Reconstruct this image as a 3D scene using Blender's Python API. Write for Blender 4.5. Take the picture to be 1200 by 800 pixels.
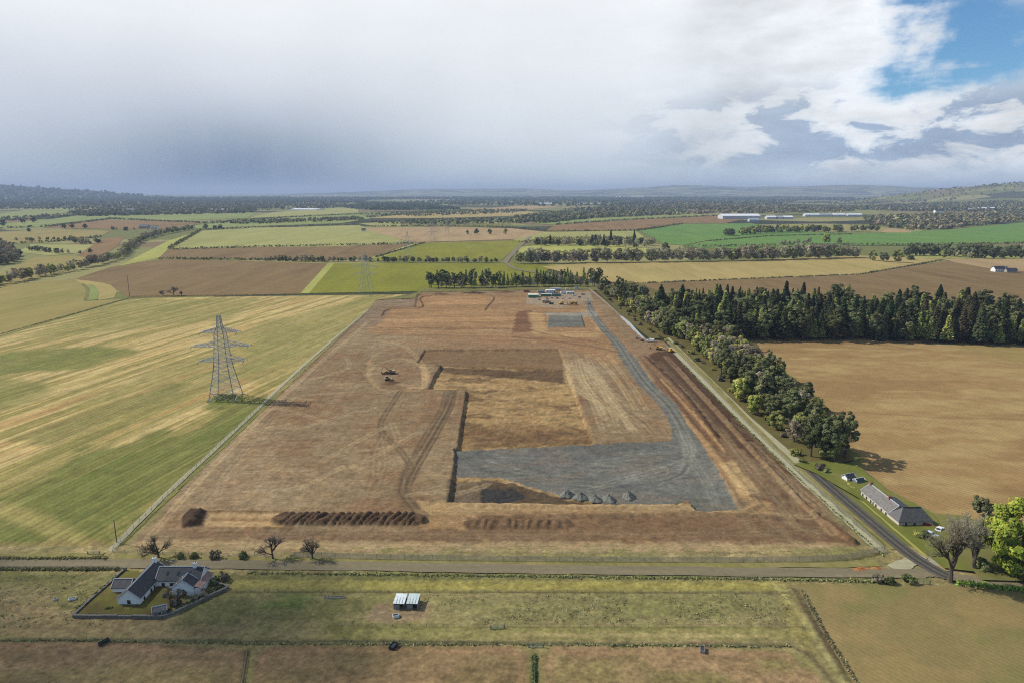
import bpy, bmesh, math, random
import numpy as np
from mathutils import Vector, Matrix
for o in list(bpy.data.objects): bpy.data.objects.remove(o)
SC = bpy.context.scene
COL = SC.collection
R = math.radians
random.seed(7)

# ------------------------------------------------------------------ camera, sky, sun, exposure
CAM_H, FPX, PITCH = 115.0, 800.0, R(12.3)
cam = bpy.data.cameras.new('camera'); cam.lens = 24.0; cam.sensor_width = 36.0
cam.clip_start = 1.0; cam.clip_end = 120000.0
camo = bpy.data.objects.new('camera', cam); COL.objects.link(camo)
camo.location = (0, 0, CAM_H); camo.rotation_euler = (R(90) - PITCH, 0, 0)
SC.camera = camo

SUN_EL, SUN_AZ = 41.0, -72.0          # azimuth from +y (view direction), negative = to the left
sdir = Vector((math.sin(R(SUN_AZ))*math.cos(R(SUN_EL)), math.cos(R(SUN_AZ))*math.cos(R(SUN_EL)), math.sin(R(SUN_EL))))
sl = bpy.data.lights.new('sun', 'SUN'); sl.energy = 4.6; sl.angle = R(0.53); sl.color = (1.0, 0.95, 0.86)
so = bpy.data.objects.new('sun', sl); COL.objects.link(so)
so.location = (-400, 150, 500); so.rotation_euler = (-sdir).to_track_quat('-Z', 'Y').to_euler()

SC.view_settings.view_transform = 'Standard'; SC.view_settings.look = 'None'
SC.view_settings.exposure = 0.08; SC.view_settings.gamma = 1.0; SC.view_settings.use_curve_mapping = False
SC.render.engine = 'CYCLES'; SC.cycles.use_denoising = False; SC.cycles.filter_width = 1.15
SC.cycles.max_bounces = 6; SC.cycles.diffuse_bounces = 2; SC.cycles.glossy_bounces = 2
SC.cycles.transparent_max_bounces = 24; SC.cycles.volume_bounces = 0

class NT:
    """small helper for node trees"""
    def __init__(s, nt): s.nt = nt; s.n = nt.nodes; s.l = nt.links
    def new(s, t, **k):
        n = s.n.new(t)
        for a, b in k.items():
            if a.startswith('i_'):
                key = a[2:]
                key = int(key) if key.isdigit() else key
                n.inputs[key].default_value = b
            else: setattr(n, a, b)
        return n
    def lk(s, a, b): s.l.new(a, b)
    def math(s, op, a, b=None, c=None, clamp=False):
        n = s.n.new('ShaderNodeMath'); n.operation = op; n.use_clamp = clamp
        for i, v in enumerate((a, b, c)):
            if v is None: continue
            if isinstance(v, (int, float)): n.inputs[i].default_value = v
            else: s.l.new(v, n.inputs[i])
        return n.outputs[0]
    def smooth(s, v, lo, hi):
        n = s.n.new('ShaderNodeMapRange'); n.interpolation_type = 'SMOOTHSTEP'
        n.inputs['From Min'].default_value = lo; n.inputs['From Max'].default_value = hi
        s.l.new(v, n.inputs['Value']); return n.outputs['Result']
    def mix(s, f, a, b, bt='MIX'):
        n = s.n.new('ShaderNodeMix'); n.data_type = 'RGBA'; n.blend_type = bt
        if isinstance(f, (int, float)): n.inputs[0].default_value = f
        else: s.l.new(f, n.inputs[0])
        for k, v in ((6, a), (7, b)):
            if isinstance(v, (tuple, list)): n.inputs[k].default_value = tuple(v[:3]) + (1,)
            else: s.l.new(v, n.inputs[k])
        return n.outputs[2]
    def ramp(s, v, stops):
        n = s.n.new('ShaderNodeValToRGB'); e = n.color_ramp.elements
        while len(e) < len(stops): e.new(0.5)
        for q, (p, c) in zip(e, stops):
            q.position = p; q.color = tuple(c[:3]) + (1,) if isinstance(c, (tuple, list)) else (c, c, c, 1)
        s.l.new(v, n.inputs[0]); return n.outputs[0]
    def noise(s, vec, scale, detail=4, rough=0.55, dist=0.0, dim='3D'):
        n = s.n.new('ShaderNodeTexNoise'); n.noise_dimensions = dim
        n.inputs['Scale'].default_value = scale; n.inputs['Detail'].default_value = detail
        n.inputs['Roughness'].default_value = rough; n.inputs['Distortion'].default_value = dist
        s.l.new(vec, n.inputs['Vector']); return n.outputs[0]
    def mapping(s, vec, sc=(1, 1, 1), rot=(0, 0, 0), loc=(0, 0, 0)):
        n = s.n.new('ShaderNodeMapping'); n.inputs['Scale'].default_value = sc
        n.inputs['Rotation'].default_value = rot; n.inputs['Location'].default_value = loc
        s.l.new(vec, n.inputs['Vector']); return n.outputs[0]

def lin(c):
    c = c/255.0
    return c/12.92 if c <= 0.04045 else ((c+0.055)/1.055)**2.4
def L(r, g, b): return (lin(r), lin(g), lin(b))
def S(r, g, b, k=1.30):
    """albedo of a sunlit surface that shows as this sRGB colour in the photograph"""
    c = (lin(r)/k, lin(g)*(1.05 if r > g else 0.96)/k, lin(b)*.86/k)
    return c

def build_world():
    w = bpy.data.worlds.new('World'); SC.world = w; w.use_nodes = True
    t = NT(w.node_tree); t.n.clear()
    out = t.new('ShaderNodeOutputWorld'); bg = t.new('ShaderNodeBackground'); bg.inputs[1].default_value = 0.10
    sky = t.new('ShaderNodeTexSky'); sky.sky_type = 'NISHITA'; sky.sun_disc = False
    sky.sun_elevation = R(SUN_EL); sky.sun_rotation = R(SUN_AZ); sky.air_density = 1.0; sky.dust_density = 0.1; sky.ozone_density = 3.0
    tc = t.new('ShaderNodeTexCoord'); g = tc.outputs['Generated']
    sx = t.new('ShaderNodeSeparateXYZ'); t.lk(g, sx.inputs[0])
    X, Y, Z = sx.outputs
    el = t.math('MULTIPLY', t.math('ARCSINE', Z), 57.29578)              # degrees
    az = t.math('MULTIPLY', t.math('ARCTAN2', X, Y), 57.29578)           # degrees, 0 = +y, right positive
    # sky-plane coordinates (clouds flatten towards the horizon)
    zz = t.math('ADD', t.math('MAXIMUM', Z, 0.0), 0.12)
    cv = t.new('ShaderNodeCombineXYZ'); t.lk(t.math('DIVIDE', X, zz), cv.inputs[0]); t.lk(t.math('DIVIDE', Y, zz), cv.inputs[1])
    P = cv.outputs[0]
    n1 = t.noise(P, 0.9, 8, 0.58, 0.3)                                    # large cumulus field
    n2 = t.noise(g, 5.5, 9, 0.56, 0.25)                                   # billows in angle space
    gs = t.mapping(g, sc=(1, 1, 3.2))
    n3 = t.noise(gs, 7.0, 8, 0.6, 0.2)                                    # flattened tatters
    soft = t.noise(t.mapping(g, sc=(1, 1, 0.55)), 2.6, 4, 0.5)
    # shower bank straight ahead and left: full cover; breaks up to the right and behind
    edge = t.math('ADD', t.math('MULTIPLY', t.math('SUBTRACT', n2, 0.5), 22.0), t.math('MULTIPLY', t.math('SUBTRACT', n3, 0.5), 16.0))
    # the blue hole low in the right of the view: an oblique gap whose far side is the next cloud field
    e1 = t.math('ADD', t.math('SUBTRACT', az, 30.5), t.math('MULTIPLY', edge, 0.85))                # right of this azimuth the bank ends
    e2 = t.math('ADD', t.math('SUBTRACT', el, 6.8), t.math('MULTIPLY', edge, 0.22))
    hole = t.math('MULTIPLY', t.smooth(e1, -1.6, 2.0), t.smooth(e2, -0.5, 0.9))
    e3 = t.math('ADD', t.math('SUBTRACT', 12.9, el), t.math('MULTIPLY', edge, 0.25))
    hole = t.math('MULTIPLY', hole, t.math('MAXIMUM', t.smooth(e3, -1.5, 1.5), 0.0))
    broken = t.math('MULTIPLY', t.smooth(n1, 0.50, 0.62), 0.9)
    aa = t.math('ABSOLUTE', t.math('ADD', az, 8.0))
    far_side = t.math('MAXIMUM', t.smooth(t.math('ADD', aa, edge), 52.0, 78.0), t.smooth(t.math('ADD', el, edge), 26.0, 44.0))
    cover_bank = t.math('SUBTRACT', 1.0, hole)
    mixc = t.new('ShaderNodeMix'); t.lk(far_side, mixc.inputs[0]); t.lk(cover_bank, mixc.inputs[2]); t.lk(broken, mixc.inputs[3])
    cover = mixc.outputs[0]
    # cloud colour: light falls off towards the base, blue grey rain curtain left of centre
    eln = t.math('DIVIDE', el, 20.0, clamp=True)
    wob = t.math('MULTIPLY', t.math('SUBTRACT', soft, 0.44), 0.34)
    ccol = t.ramp(t.math('ADD', eln, wob, clamp=True), [(0.0, L(176, 190, 206)), (0.10, L(200, 211, 221)), (0.26, L(218, 225, 232)), (0.50, L(231, 236, 241)), (1.0, L(248, 249, 250))])
    rain_az = t.math('POWER', 2.718, t.math('MULTIPLY', t.math('POWER', t.math('DIVIDE', t.math('ADD', az, 21.0), 10.5), 2.0), -1.0))
    rain_el = t.smooth(el, 8.5, 0.3)
    lean = t.noise(t.mapping(g, sc=(9, 9, 0.8), rot=(0, R(16), 0)), 1.6, 3, 0.5)
    rain = t.math('MULTIPLY', t.math('MULTIPLY', rain_az, rain_el), t.math('ADD', 0.80, t.math('MULTIPLY', lean, 0.6)))
    ccol = t.mix(t.math('MINIMUM', rain, 1.0), ccol, L(100, 126, 153))
    left_az = t.smooth(az, 2.0, -26.0)
    midgrey = t.math('MULTIPLY', t.math('MULTIPLY', left_az, t.smooth(el, 14.0, 6.0)), 0.30)
    ccol = t.mix(midgrey, ccol, L(150, 162, 186))
    # billows get contrast on the right, where the cumulus stands in sun
    rgt = t.smooth(az, 4.0, 26.0)
    b1 = t.math('MULTIPLY', t.math('SUBTRACT', n3, 0.52), t.math('ADD', 0.10, t.math('MULTIPLY', rgt, 0.95)))
    b2 = t.math('MULTIPLY', t.math('SUBTRACT', n2, 0.52), t.math('ADD', 0.16, t.math('MULTIPLY', rgt, 0.5)))
    cu = t.noise(t.mapping(g, sc=(1, 1, 2.6), loc=(.3, .1, .2)), 13.0, 9, 0.58, 0.35)
    cuz = t.math('MULTIPLY', t.math('MULTIPLY', rgt, t.smooth(el, 8.5, 5.5)), t.smooth(el, 0.8, 2.8))
    cud = t.math('MULTIPLY', t.math('MULTIPLY', cuz, t.smooth(cu, 0.53, 0.46)), 0.9)
    cub = t.math('MULTIPLY', t.math('MULTIPLY', cuz, t.smooth(cu, 0.52, 0.60)), 0.8)
    ccol = t.mix(cud, ccol, L(150, 170, 196)); ccol = t.mix(cub, ccol, L(236, 238, 240))
    gain = t.math('ADD', 1.0, t.math('ADD', b1, b2))
    vm = t.new('ShaderNodeVectorMath', operation='SCALE'); t.lk(ccol, vm.inputs[0]); t.lk(gain, vm.inputs['Scale'])
    cl10 = t.new('ShaderNodeVectorMath', operation='SCALE'); t.lk(vm.outputs[0], cl10.inputs[0]); cl10.inputs['Scale'].default_value = 10.0
    skyc = t.mix(1.0, sky.outputs[0], (0.62, 0.92, 1.10), 'MULTIPLY')
    fin = t.mix(cover, skyc, cl10.outputs[0])
    t.lk(fin, bg.inputs[0]); t.lk(bg.outputs[0], out.inputs[0])
build_world()

# ------------------------------------------------------------------ helpers
def G(px, py, z=0.0):
    """where the sight line through a photograph pixel (1200x800) meets height z: plan position in metres"""
    u = (px-600.0)/FPX; v = (400.0-py)/FPX
    d = (u, math.cos(PITCH)+v*math.sin(PITCH), -math.sin(PITCH)+v*math.cos(PITCH))
    k = (z-CAM_H)/d[2]
    return (d[0]*k, d[1]*k)
def GP(pts): return np.array([G(*p) for p in pts])

def _h(ix, iy, s):
    with np.errstate(over='ignore'):
        h = (ix.astype(np.int64)*374761393 + iy.astype(np.int64)*668265263 + s*1274126177) & 0xFFFFFFFF
        h = ((h ^ (h >> 13))*1274126177) & 0xFFFFFFFF
        h = h ^ (h >> 16)
    return (h & 0xFFFFFF)/float(0xFFFFFF)
def vn(x, y, s=0):
    ix = np.floor(x); iy = np.floor(y); fx = x-ix; fy = y-iy
    fx = fx*fx*(3-2*fx); fy = fy*fy*(3-2*fy)
    a = _h(ix, iy, s); b = _h(ix+1, iy, s); c = _h(ix, iy+1, s); d = _h(ix+1, iy+1, s)
    return (a*(1-fx)+b*fx)*(1-fy)+(c*(1-fx)+d*fx)*fy
def fbm(x, y, s=0, o=4, g=0.5):
    v = 0; a = 1; t = 0
    for i in range(o):
        v = v+a*vn(x, y, s+i*17); t += a; a *= g; x = x*2.03+11.3; y = y*2.03+5.7
    return v/t
def sst(v, a, b):
    t = np.clip((v-a)/(b-a), 0, 1); return t*t*(3-2*t)
def sd_poly(P, X, Y):
    """signed distance, positive inside"""
    P = np.asarray(P, float); n = len(P)
    d = np.full(X.shape, 1e18); ins = np.zeros(X.shape, bool)
    for i in range(n):
        ax, ay = P[i]; bx, by = P[(i+1) % n]
        ex, ey = bx-ax, by-ay; wx, wy = X-ax, Y-ay
        t = np.clip((wx*ex+wy*ey)/(ex*ex+ey*ey+1e-12), 0, 1)
        d = np.minimum(d, (wx-ex*t)**2+(wy-ey*t)**2)
        if ay != by:
            c = ((ay > Y) != (by > Y)) & (X < (bx-ax)*(Y-ay)/(by-ay)+ax)
            ins ^= c
    d = np.sqrt(d); return np.where(ins, d, -d)
def ld_line(P, X, Y):
    """distance to a polyline, signed side offset and length along it"""
    P = np.asarray(P, float); d = np.full(X.shape, 1e18); side = np.zeros(X.shape); al = np.zeros(X.shape); acc = 0
    for i in range(len(P)-1):
        ax, ay = P[i]; ex, ey = P[i+1]-P[i]; l = math.hypot(ex, ey); wx, wy = X-ax, Y-ay
        t = np.clip((wx*ex+wy*ey)/(l*l+1e-12), 0, 1)
        dd = (wx-ex*t)**2+(wy-ey*t)**2; m = dd < d
        side = np.where(m, (wx*ey-wy*ex)/l, side); al = np.where(m, acc+t*l, al); d = np.minimum(d, dd); acc += l
    return np.sqrt(d), side, al
def spline(P, n=8):
    """smooth curve through points (Catmull-Rom)"""
    P = [np.array(p, float) for p in P]; Q = [2*P[0]-P[1]]+P+[2*P[-1]-P[-2]]; out = []
    for i in range(1, len(Q)-2):
        for k in range(n):
            t = k/n
            out.append(0.5*((2*Q[i])+(-Q[i-1]+Q[i+1])*t+(2*Q[i-1]-5*Q[i]+4*Q[i+1]-Q[i+2])*t*t+(-Q[i-1]+3*Q[i]-3*Q[i+1]+Q[i+2])*t**3))
    out.append(P[-1]); return np.array(out)

# terrain: flat valley floor, hills far off
def terr(x, y):
    x = np.asarray(x, float); y = np.asarray(y, float)
    r = np.hypot(x, y); az = np.degrees(np.arctan2(x, y))
    nz = fbm(x/2600.0+9, y/2600.0+4, 5, 4); nf = fbm(x/900.0, y/900.0, 8, 3)
    h = 225*sst(az+(nz-.5)*8, 24, 39)*np.exp(-((r-10500)/2300.0)**2)*(0.75+0.5*nz)
    h = h+330*sst(-az+(nz-.5)*5, 25.0, 38)*np.exp(-((r-15500)/2300.0)**2)*(0.6+0.8*nz)
    h = h+430*sst(az, -2, 14)*sst(-az, -48, -24)*np.exp(-((r-24000)/4200.0)**2)*(0.45+0.55*nz)
    h = h+300*sst(az, -24, -6)*sst(-az, -12, 2)*np.exp(-((r-26000)/4200.0)**2)*(0.45+0.5*nz)
    h = h+260*sst(np.abs(az), 45, 90)*np.exp(-((r-11000)/4000.0)**2)*nz*1.4
    h = h+10*sst(r, 3500, 8000)*(nf-0.5)*2
    return np.where(r > 2200, np.minimum(h, 420.0), 0.0)

def tag(o, label=None, cat=None, group=None, kind=None):
    if label: o['label'] = label
    if cat: o['category'] = cat
    if group: o['group'] = group
    if kind: o['kind'] = kind
    return o
def link(name, data, parent=None):
    o = bpy.data.objects.new(name, data); COL.objects.link(o)
    if parent: o.parent = parent
    return o
def empty(name, loc=(0, 0, 0), rz=0.0):
    o = link(name, None); o.location = loc; o.rotation_euler = (0, 0, rz); o.empty_display_size = 0.5
    return o
def mesh_np(name, V, F, mats=(), colors=None, smooth=False, mi=None):
    """V (n,3), F (m,4) or (m,3) index arrays -> mesh"""
    me = bpy.data.meshes.new(name); V = np.asarray(V, np.float32); F = np.asarray(F, np.int32)
    k = F.shape[1]
    me.vertices.add(len(V)); me.vertices.foreach_set('co', V.ravel())
    me.loops.add(F.size); me.loops.foreach_set('vertex_index', F.ravel())
    me.polygons.add(len(F)); me.polygons.foreach_set('loop_start', np.arange(0, F.size, k, dtype=np.int32))
    me.polygons.foreach_set('loop_total', np.full(len(F), k, np.int32))
    if smooth: me.polygons.foreach_set('use_smooth', np.ones(len(F), bool))
    if mi is not None: me.polygons.foreach_set('material_index', np.asarray(mi, np.int32))
    if colors is not None:
        a = me.color_attributes.new('Col', 'FLOAT_COLOR', 'POINT')
        c = np.ones((len(V), 4), np.float32); c[:, :3] = colors; a.data.foreach_set('color', c.ravel())
    for m in mats: me.materials.append(m)
    me.update(calc_edges=True); return me

class MB:
    """collects boxes, bars, prisms; build() makes one mesh object"""
    def __init__(s): s.v = []; s.f = []
    def add(s, V, F):
        b = len(s.v); s.v += [tuple(p) for p in V]; s.f += [tuple(b+i for i in f) for f in F]; return s
    def box(s, x0, x1, y0, y1, z0, z1):
        return s.add([(x0, y0, z0), (x1, y0, z0), (x1, y1, z0), (x0, y1, z0), (x0, y0, z1), (x1, y0, z1), (x1, y1, z1), (x0, y1, z1)],
                     [(0, 3, 2, 1), (4, 5, 6, 7), (0, 1, 5, 4), (1, 2, 6, 5), (2, 3, 7, 6), (3, 0, 4, 7)])
    def bar(s, p, q, w, w2=None, n=4, d=None):
        p = Vector(p); q = Vector(q); ax = (q-p)
        if ax.length < 1e-6: return s
        ax.normalize(); u = ax.orthogonal().normalized() if abs(ax.z) > .999 else ax.cross(Vector((0, 0, 1))).normalized()
        v = ax.cross(u); w2 = w if w2 is None else w2; V = []
        for c, r in ((p, w), (q, w2)):
            for i in range(n):
                a = 2*math.pi*(i+.5)/n; V.append(c+u*math.cos(a)*r+v*math.sin(a)*r)
        F = [(i, (i+1) % n, n+(i+1) % n, n+i) for i in range(n)]+[tuple(range(n-1, -1, -1)), tuple(range(n, 2*n))]
        return s.add(V, F)
    def prism(s, prof, y0, y1, axis='y'):
        """extrude an (a,z) outline along an axis"""
        n = len(prof)
        if axis == 'y': V = [(a, y0, z) for a, z in prof]+[(a, y1, z) for a, z in prof]
        else: V = [(y0, a, z) for a, z in prof]+[(y1, a, z) for a, z in prof]
        F = [tuple(range(n)), tuple(range(2*n-1, n-1, -1))]+[(i, n+i, n+(i+1) % n, (i+1) % n) for i in range(n)]
        return s.add(V, F)
    def quad(s, *p): return s.add(p, [tuple(range(len(p)))])
    def mesh(s, name, mat=None, smooth=False):
        me = bpy.data.meshes.new(name); me.from_pydata(s.v, [], s.f); me.update()
        bm = bmesh.new(); bm.from_mesh(me); bmesh.ops.recalc_face_normals(bm, faces=bm.faces); bm.to_mesh(me); bm.free()
        if mat: me.materials.append(mat)
        if smooth:
            for p in me.polygons: p.use_smooth = True
        return me
    def build(s, name, mat=None, parent=None, smooth=False): return link(name, s.mesh(name, mat, smooth), parent)

# ------------------------------------------------------------------ materials
MATS = {}
def mat_base(name):
    m = bpy.data.materials.new(name); m.use_nodes = True; t = NT(m.node_tree)
    p = t.n['Principled BSDF']; MATS[name] = m
    return m, t, p
def plain(name, col, rough=0.7, metal=0.0, var=0.12, scale=1.5, spec=0.3):
    if name in MATS: return MATS[name]
    m, t, p = mat_base(name)
    ge = t.new('ShaderNodeNewGeometry'); n = t.noise(ge.outputs['Position'], scale, 5, 0.6)
    c = t.ramp(n, [(0.25, tuple(max(0, x*(1-var*2)) for x in col)), (0.75, tuple(min(1, x*(1+var*2)) for x in col))])
    t.lk(c, p.inputs['Base Color']); p.inputs['Roughness'].default_value = rough
    p.inputs['Metallic'].default_value = metal; p.inputs['Specular IOR Level'].default_value = spec
    return m
def ground_mat(name, fine=(3.0, 0.16), mid=(0.35, 0.12), bump=0.35, bscale=2.5, stripes=None):
    """colour comes from the surface's own soil / grass colours (Col), the nodes add grain, clods and relief"""
    m, t, p = mat_base(name)
    at = t.new('ShaderNodeAttribute', attribute_name='Col'); ge = t.new('ShaderNodeNewGeometry'); pos = ge.outputs['Position']
    n1 = t.noise(pos, fine[0]*.55, 6, 0.75); n2 = t.noise(pos, mid[0], 7, 0.68)
    g = t.math('ADD', t.math('MULTIPLY', t.math('SUBTRACT', n1, 0.5), fine[1]*4), t.math('MULTIPLY', t.math('SUBTRACT', n2, 0.5), mid[1]*4))
    hgt = t.math('MULTIPLY', n1, 0.12)
    if stripes:                                       # drill rows / furrows: (angle deg, period m, strength)
        ang, per, stg = stripes
        mp = t.mapping(pos, rot=(0, 0, R(ang)))
        wv = t.new('ShaderNodeTexWave', wave_type='BANDS', bands_direction='X', i_Scale=0.314/per, i_Distortion=0.9, i_Detail=2.0)
        wv.inputs['Detail Scale'].default_value = 0.35
        t.lk(mp, wv.inputs['Vector'])
        g = t.math('ADD', g, t.math('MULTIPLY', t.math('SUBTRACT', wv.outputs[1], 0.5), stg))
        hgt = t.math('ADD', hgt, t.math('MULTIPLY', wv.outputs[1], 0.10))
    vm = t.new('ShaderNodeVectorMath', operation='SCALE'); t.lk(at.outputs['Color'], vm.inputs[0]); t.lk(t.math('ADD', 1.0, g), vm.inputs['Scale'])
    t.lk(vm.outputs[0], p.inputs['Base Color']); p.inputs['Roughness'].default_value = 0.95; p.inputs['Specular IOR Level'].default_value = 0.1
    b = t.new('ShaderNodeBump'); b.inputs['Strength'].default_value = bump; b.inputs['Distance'].default_value = 1.0
    t.lk(hgt, b.inputs['Height']); t.lk(b.outputs[0], p.inputs['Normal'])
    return m
def field_mat(name, cols, ang=0.0, stretch=9.0, scale=0.02, grain=0.12, lines=None):
    """far fields: worked-land colours in bands along the working direction"""
    m, t, p = mat_base(name)
    ge = t.new('ShaderNodeNewGeometry'); pos = ge.outputs['Position']
    mp = t.mapping(pos, rot=(0, 0, R(ang)), sc=(1, 1.0/stretch, 1))
    n = t.noise(mp, scale, 6, 0.6, 0.2); n2 = t.noise(pos, scale*0.35, 3, 0.5)
    f = t.math('ADD', t.math('MULTIPLY', n, 0.65), t.math('MULTIPLY', n2, 0.35))
    k = len(cols)
    c = t.ramp(f, [(0.30+0.40*i/(k-1), q) for i, q in enumerate(cols)])
    gr = t.noise(mp, 0.22, 8, 0.75)
    wide = t.noise(t.mapping(pos, rot=(0, 0, R(ang)), sc=(1, 1.0/stretch, 1)), scale*3.2, 4, 0.65)
    g = t.math('ADD', t.math('ADD', 1.0, t.math('MULTIPLY', t.math('SUBTRACT', wide, 0.5), 0.55)), t.math('MULTIPLY', t.math('SUBTRACT', gr, 0.5), grain*4))
    if lines:
        per, stg = lines
        wv = t.new('ShaderNodeTexWave', wave_type='BANDS', bands_direction='X', i_Scale=0.314/per, i_Distortion=0.6, i_Detail=2.0)
        t.lk(t.mapping(pos, rot=(0, 0, R(ang))), wv.inputs['Vector'])
        g = t.math('ADD', g, t.math('MULTIPLY', t.math('SUBTRACT', wv.outputs[1], 0.5), stg))
    vm = t.new('ShaderNodeVectorMath', operation='SCALE'); t.lk(c, vm.inputs[0]); t.lk(g, vm.inputs['Scale'])
    t.lk(vm.outputs[0], p.inputs['Base Color']); p.inputs['Roughness'].default_value = 0.95; p.inputs['Specular IOR Level'].default_value = 0.1
    return m
def leaf_mat(name, rnd=0.35, trans=0.25):
    """leaf colour from the crown's own Col, with a different tone for each tree"""
    m, t, p = mat_base(name)
    at = t.new('ShaderNodeAttribute', attribute_name='Col'); oi = t.new('ShaderNodeObjectInfo')
    g = t.math('ADD', 1.0-rnd, t.math('MULTIPLY', oi.outputs['Random'], rnd*2))
    vm = t.new('ShaderNodeVectorMath', operation='SCALE'); t.lk(at.outputs['Color'], vm.inputs[0]); t.lk(g, vm.inputs['Scale'])
    hs = t.new('ShaderNodeHueSaturation'); t.lk(vm.outputs[0], hs.inputs['Color'])
    t.lk(t.math('ADD', 0.488, t.math('MULTIPLY', t.math('FRACT', t.math('MULTIPLY', oi.outputs['Random'], 7.31)), 0.024)), hs.inputs['Hue'])
    d = t.new('ShaderNodeBsdfDiffuse'); tr = t.new('ShaderNodeBsdfTranslucent'); mx = t.new('ShaderNodeMixShader'); mx.inputs[0].default_value = trans
    t.lk(hs.outputs[0], d.inputs[0]); t.lk(hs.outputs[0], tr.inputs[0]); t.lk(d.outputs[0], mx.inputs[1]); t.lk(tr.outputs[0], mx.inputs[2])
    t.lk(mx.outputs[0], t.n['Material Output'].inputs[0]); t.n.remove(p)
    return m
LEAF = leaf_mat('leaf'); LEAF_FAR = leaf_mat('leaf_mass', 0.0, 0.15)
BARK = plain('bark', (0.085, 0.066, 0.05), 0.9); BARK_PALE = plain('pale_bark', (0.17, 0.145, 0.115), 0.9)
M_SITE = ground_mat('stripped_soil', (1.9, 0.46), (0.25, 0.14), 1.0)
M_GRAVEL = ground_mat('crushed_stone', (1.9, 0.44), (0.3, 0.16), 0.8)
M_GRASS = ground_mat('rough_grass', (1.6, 0.48), (0.30, 0.22), 0.9)
M_STUB = ground_mat('stubble', (1.7, 0.40), (0.12, 0.12), 0.6, stripes=(13, 3.1, 0.14))
M_FURROW = ground_mat('drilled_soil', (2.2, 0.22), (0.2, 0.08), 0.4, stripes=(-38, 2.2, 0.22))
M_SEED = ground_mat('harrowed_soil', (2.0, 0.20), (0.12, 0.10), 0.4, stripes=(-35, 1.5, 0.08))
# ------------------------------------------------------------------ ground sheet to the horizon, with the far hills
def patchwork_mat():
    m, t, p = mat_base('farmland_patchwork')
    ge = t.new('ShaderNodeNewGeometry'); pos = ge.outputs['Position']
    nd = t.new('ShaderNodeTexNoise', i_Scale=0.0012, i_Detail=2.0); t.lk(pos, nd.inputs['Vector'])
    off = t.new('ShaderNodeVectorMath', operation='SCALE'); t.lk(nd.outputs[1], off.inputs[0]); off.inputs['Scale'].default_value = 300.0
    ad = t.new('ShaderNodeVectorMath', operation='ADD'); t.lk(pos, ad.inputs[0]); t.lk(off.outputs[0], ad.inputs[1])
    mp = t.mapping(ad.outputs[0], sc=(0.0021, 0.0034, 0.0), rot=(0, 0, R(14)))
    vo = t.new('ShaderNodeTexVoronoi', voronoi_dimensions='2D', distance='MANHATTAN', i_Scale=1.0); t.lk(mp, vo.inputs['Vector'])
    sp = t.new('ShaderNodeSeparateColor'); t.lk(vo.outputs['Color'], sp.inputs[0])
    c = t.ramp(sp.outputs[0], [(0.0, S(116, 120, 70)), (0.2, S(136, 138, 88)), (0.36, S(150, 140, 96)), (0.48, S(130, 110, 86)), (0.58, S(118, 126, 76)), (0.68, S(74, 78, 56)), (0.85, S(54, 60, 46))])
    for n in c.node.color_ramp.elements: pass
    c.node.color_ramp.interpolation = 'CONSTANT'
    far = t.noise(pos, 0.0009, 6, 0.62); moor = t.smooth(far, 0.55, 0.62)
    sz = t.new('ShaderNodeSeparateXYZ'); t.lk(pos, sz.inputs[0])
    hi = t.math('MAXIMUM', t.math('MULTIPLY', t.smooth(sz.outputs[2], 60.0, 200.0), moor), t.math('MULTIPLY', t.smooth(sz.outputs[0], -3000.0, -6000.0), t.smooth(sz.outputs[2], 25.0, 80.0)))  # moor on high ground; left hills darkened in the colour for cloud shade
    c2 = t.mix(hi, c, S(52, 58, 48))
    n = t.noise(pos, 0.03, 5, 0.6); g = t.math('ADD', 0.8, t.math('MULTIPLY', n, 0.4))
    vm = t.new('ShaderNodeVectorMath', operation='SCALE'); t.lk(c2, vm.inputs[0]); t.lk(g, vm.inputs['Scale'])
    t.lk(vm.outputs[0], p.inputs['Base Color']); p.inputs['Roughness'].default_value = 0.95; p.inputs['Specular IOR Level'].default_value = 0.1
    return m
def axis(segs):
    out = []
    for a, b, s in segs:
        n = max(1, int(round((b-a)/s))); out += list(np.linspace(a, b, n, endpoint=False))
    return np.array(out+[segs[-1][1]])
HOLE = (-117.0, 107.0, 208.0, 640.0)          # where the excavation cuts below grade
xs = axis([(-42000, -14000, 1400), (-14000, -2000, 160), (-2000, HOLE[0], 120), (HOLE[0], HOLE[1], 50), (HOLE[1], 2000, 120), (2000, 14000, 160), (14000, 42000, 1400)])
ys = axis([(-9000, -500, 1200), (-500, HOLE[2], 120), (HOLE[2], HOLE[3], 50), (HOLE[3], 3000, 120), (3000, 30000, 180), (30000, 46000, 1600)])
XX, YY = np.meshgrid(xs, ys); ZZ = terr(XX, YY)
nx, ny = len(xs), len(ys)
I = np.arange(nx*ny).reshape(ny, nx)
F = np.stack([I[:-1, :-1], I[:-1, 1:], I[1:, 1:], I[1:, :-1]], -1).reshape(-1, 4)
cx = ((XX[:-1, :-1]+XX[1:, 1:])/2).ravel(); cy = ((YY[:-1, :-1]+YY[1:, 1:])/2).ravel()
keep = ~((cx > HOLE[0]) & (cx < HOLE[1]) & (cy > HOLE[2]) & (cy < HOLE[3]))
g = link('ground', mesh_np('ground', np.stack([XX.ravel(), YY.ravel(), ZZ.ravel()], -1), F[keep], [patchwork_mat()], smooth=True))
tag(g, 'broad flat farmland valley floor running out to the low hills', 'ground', kind='structure')

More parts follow.
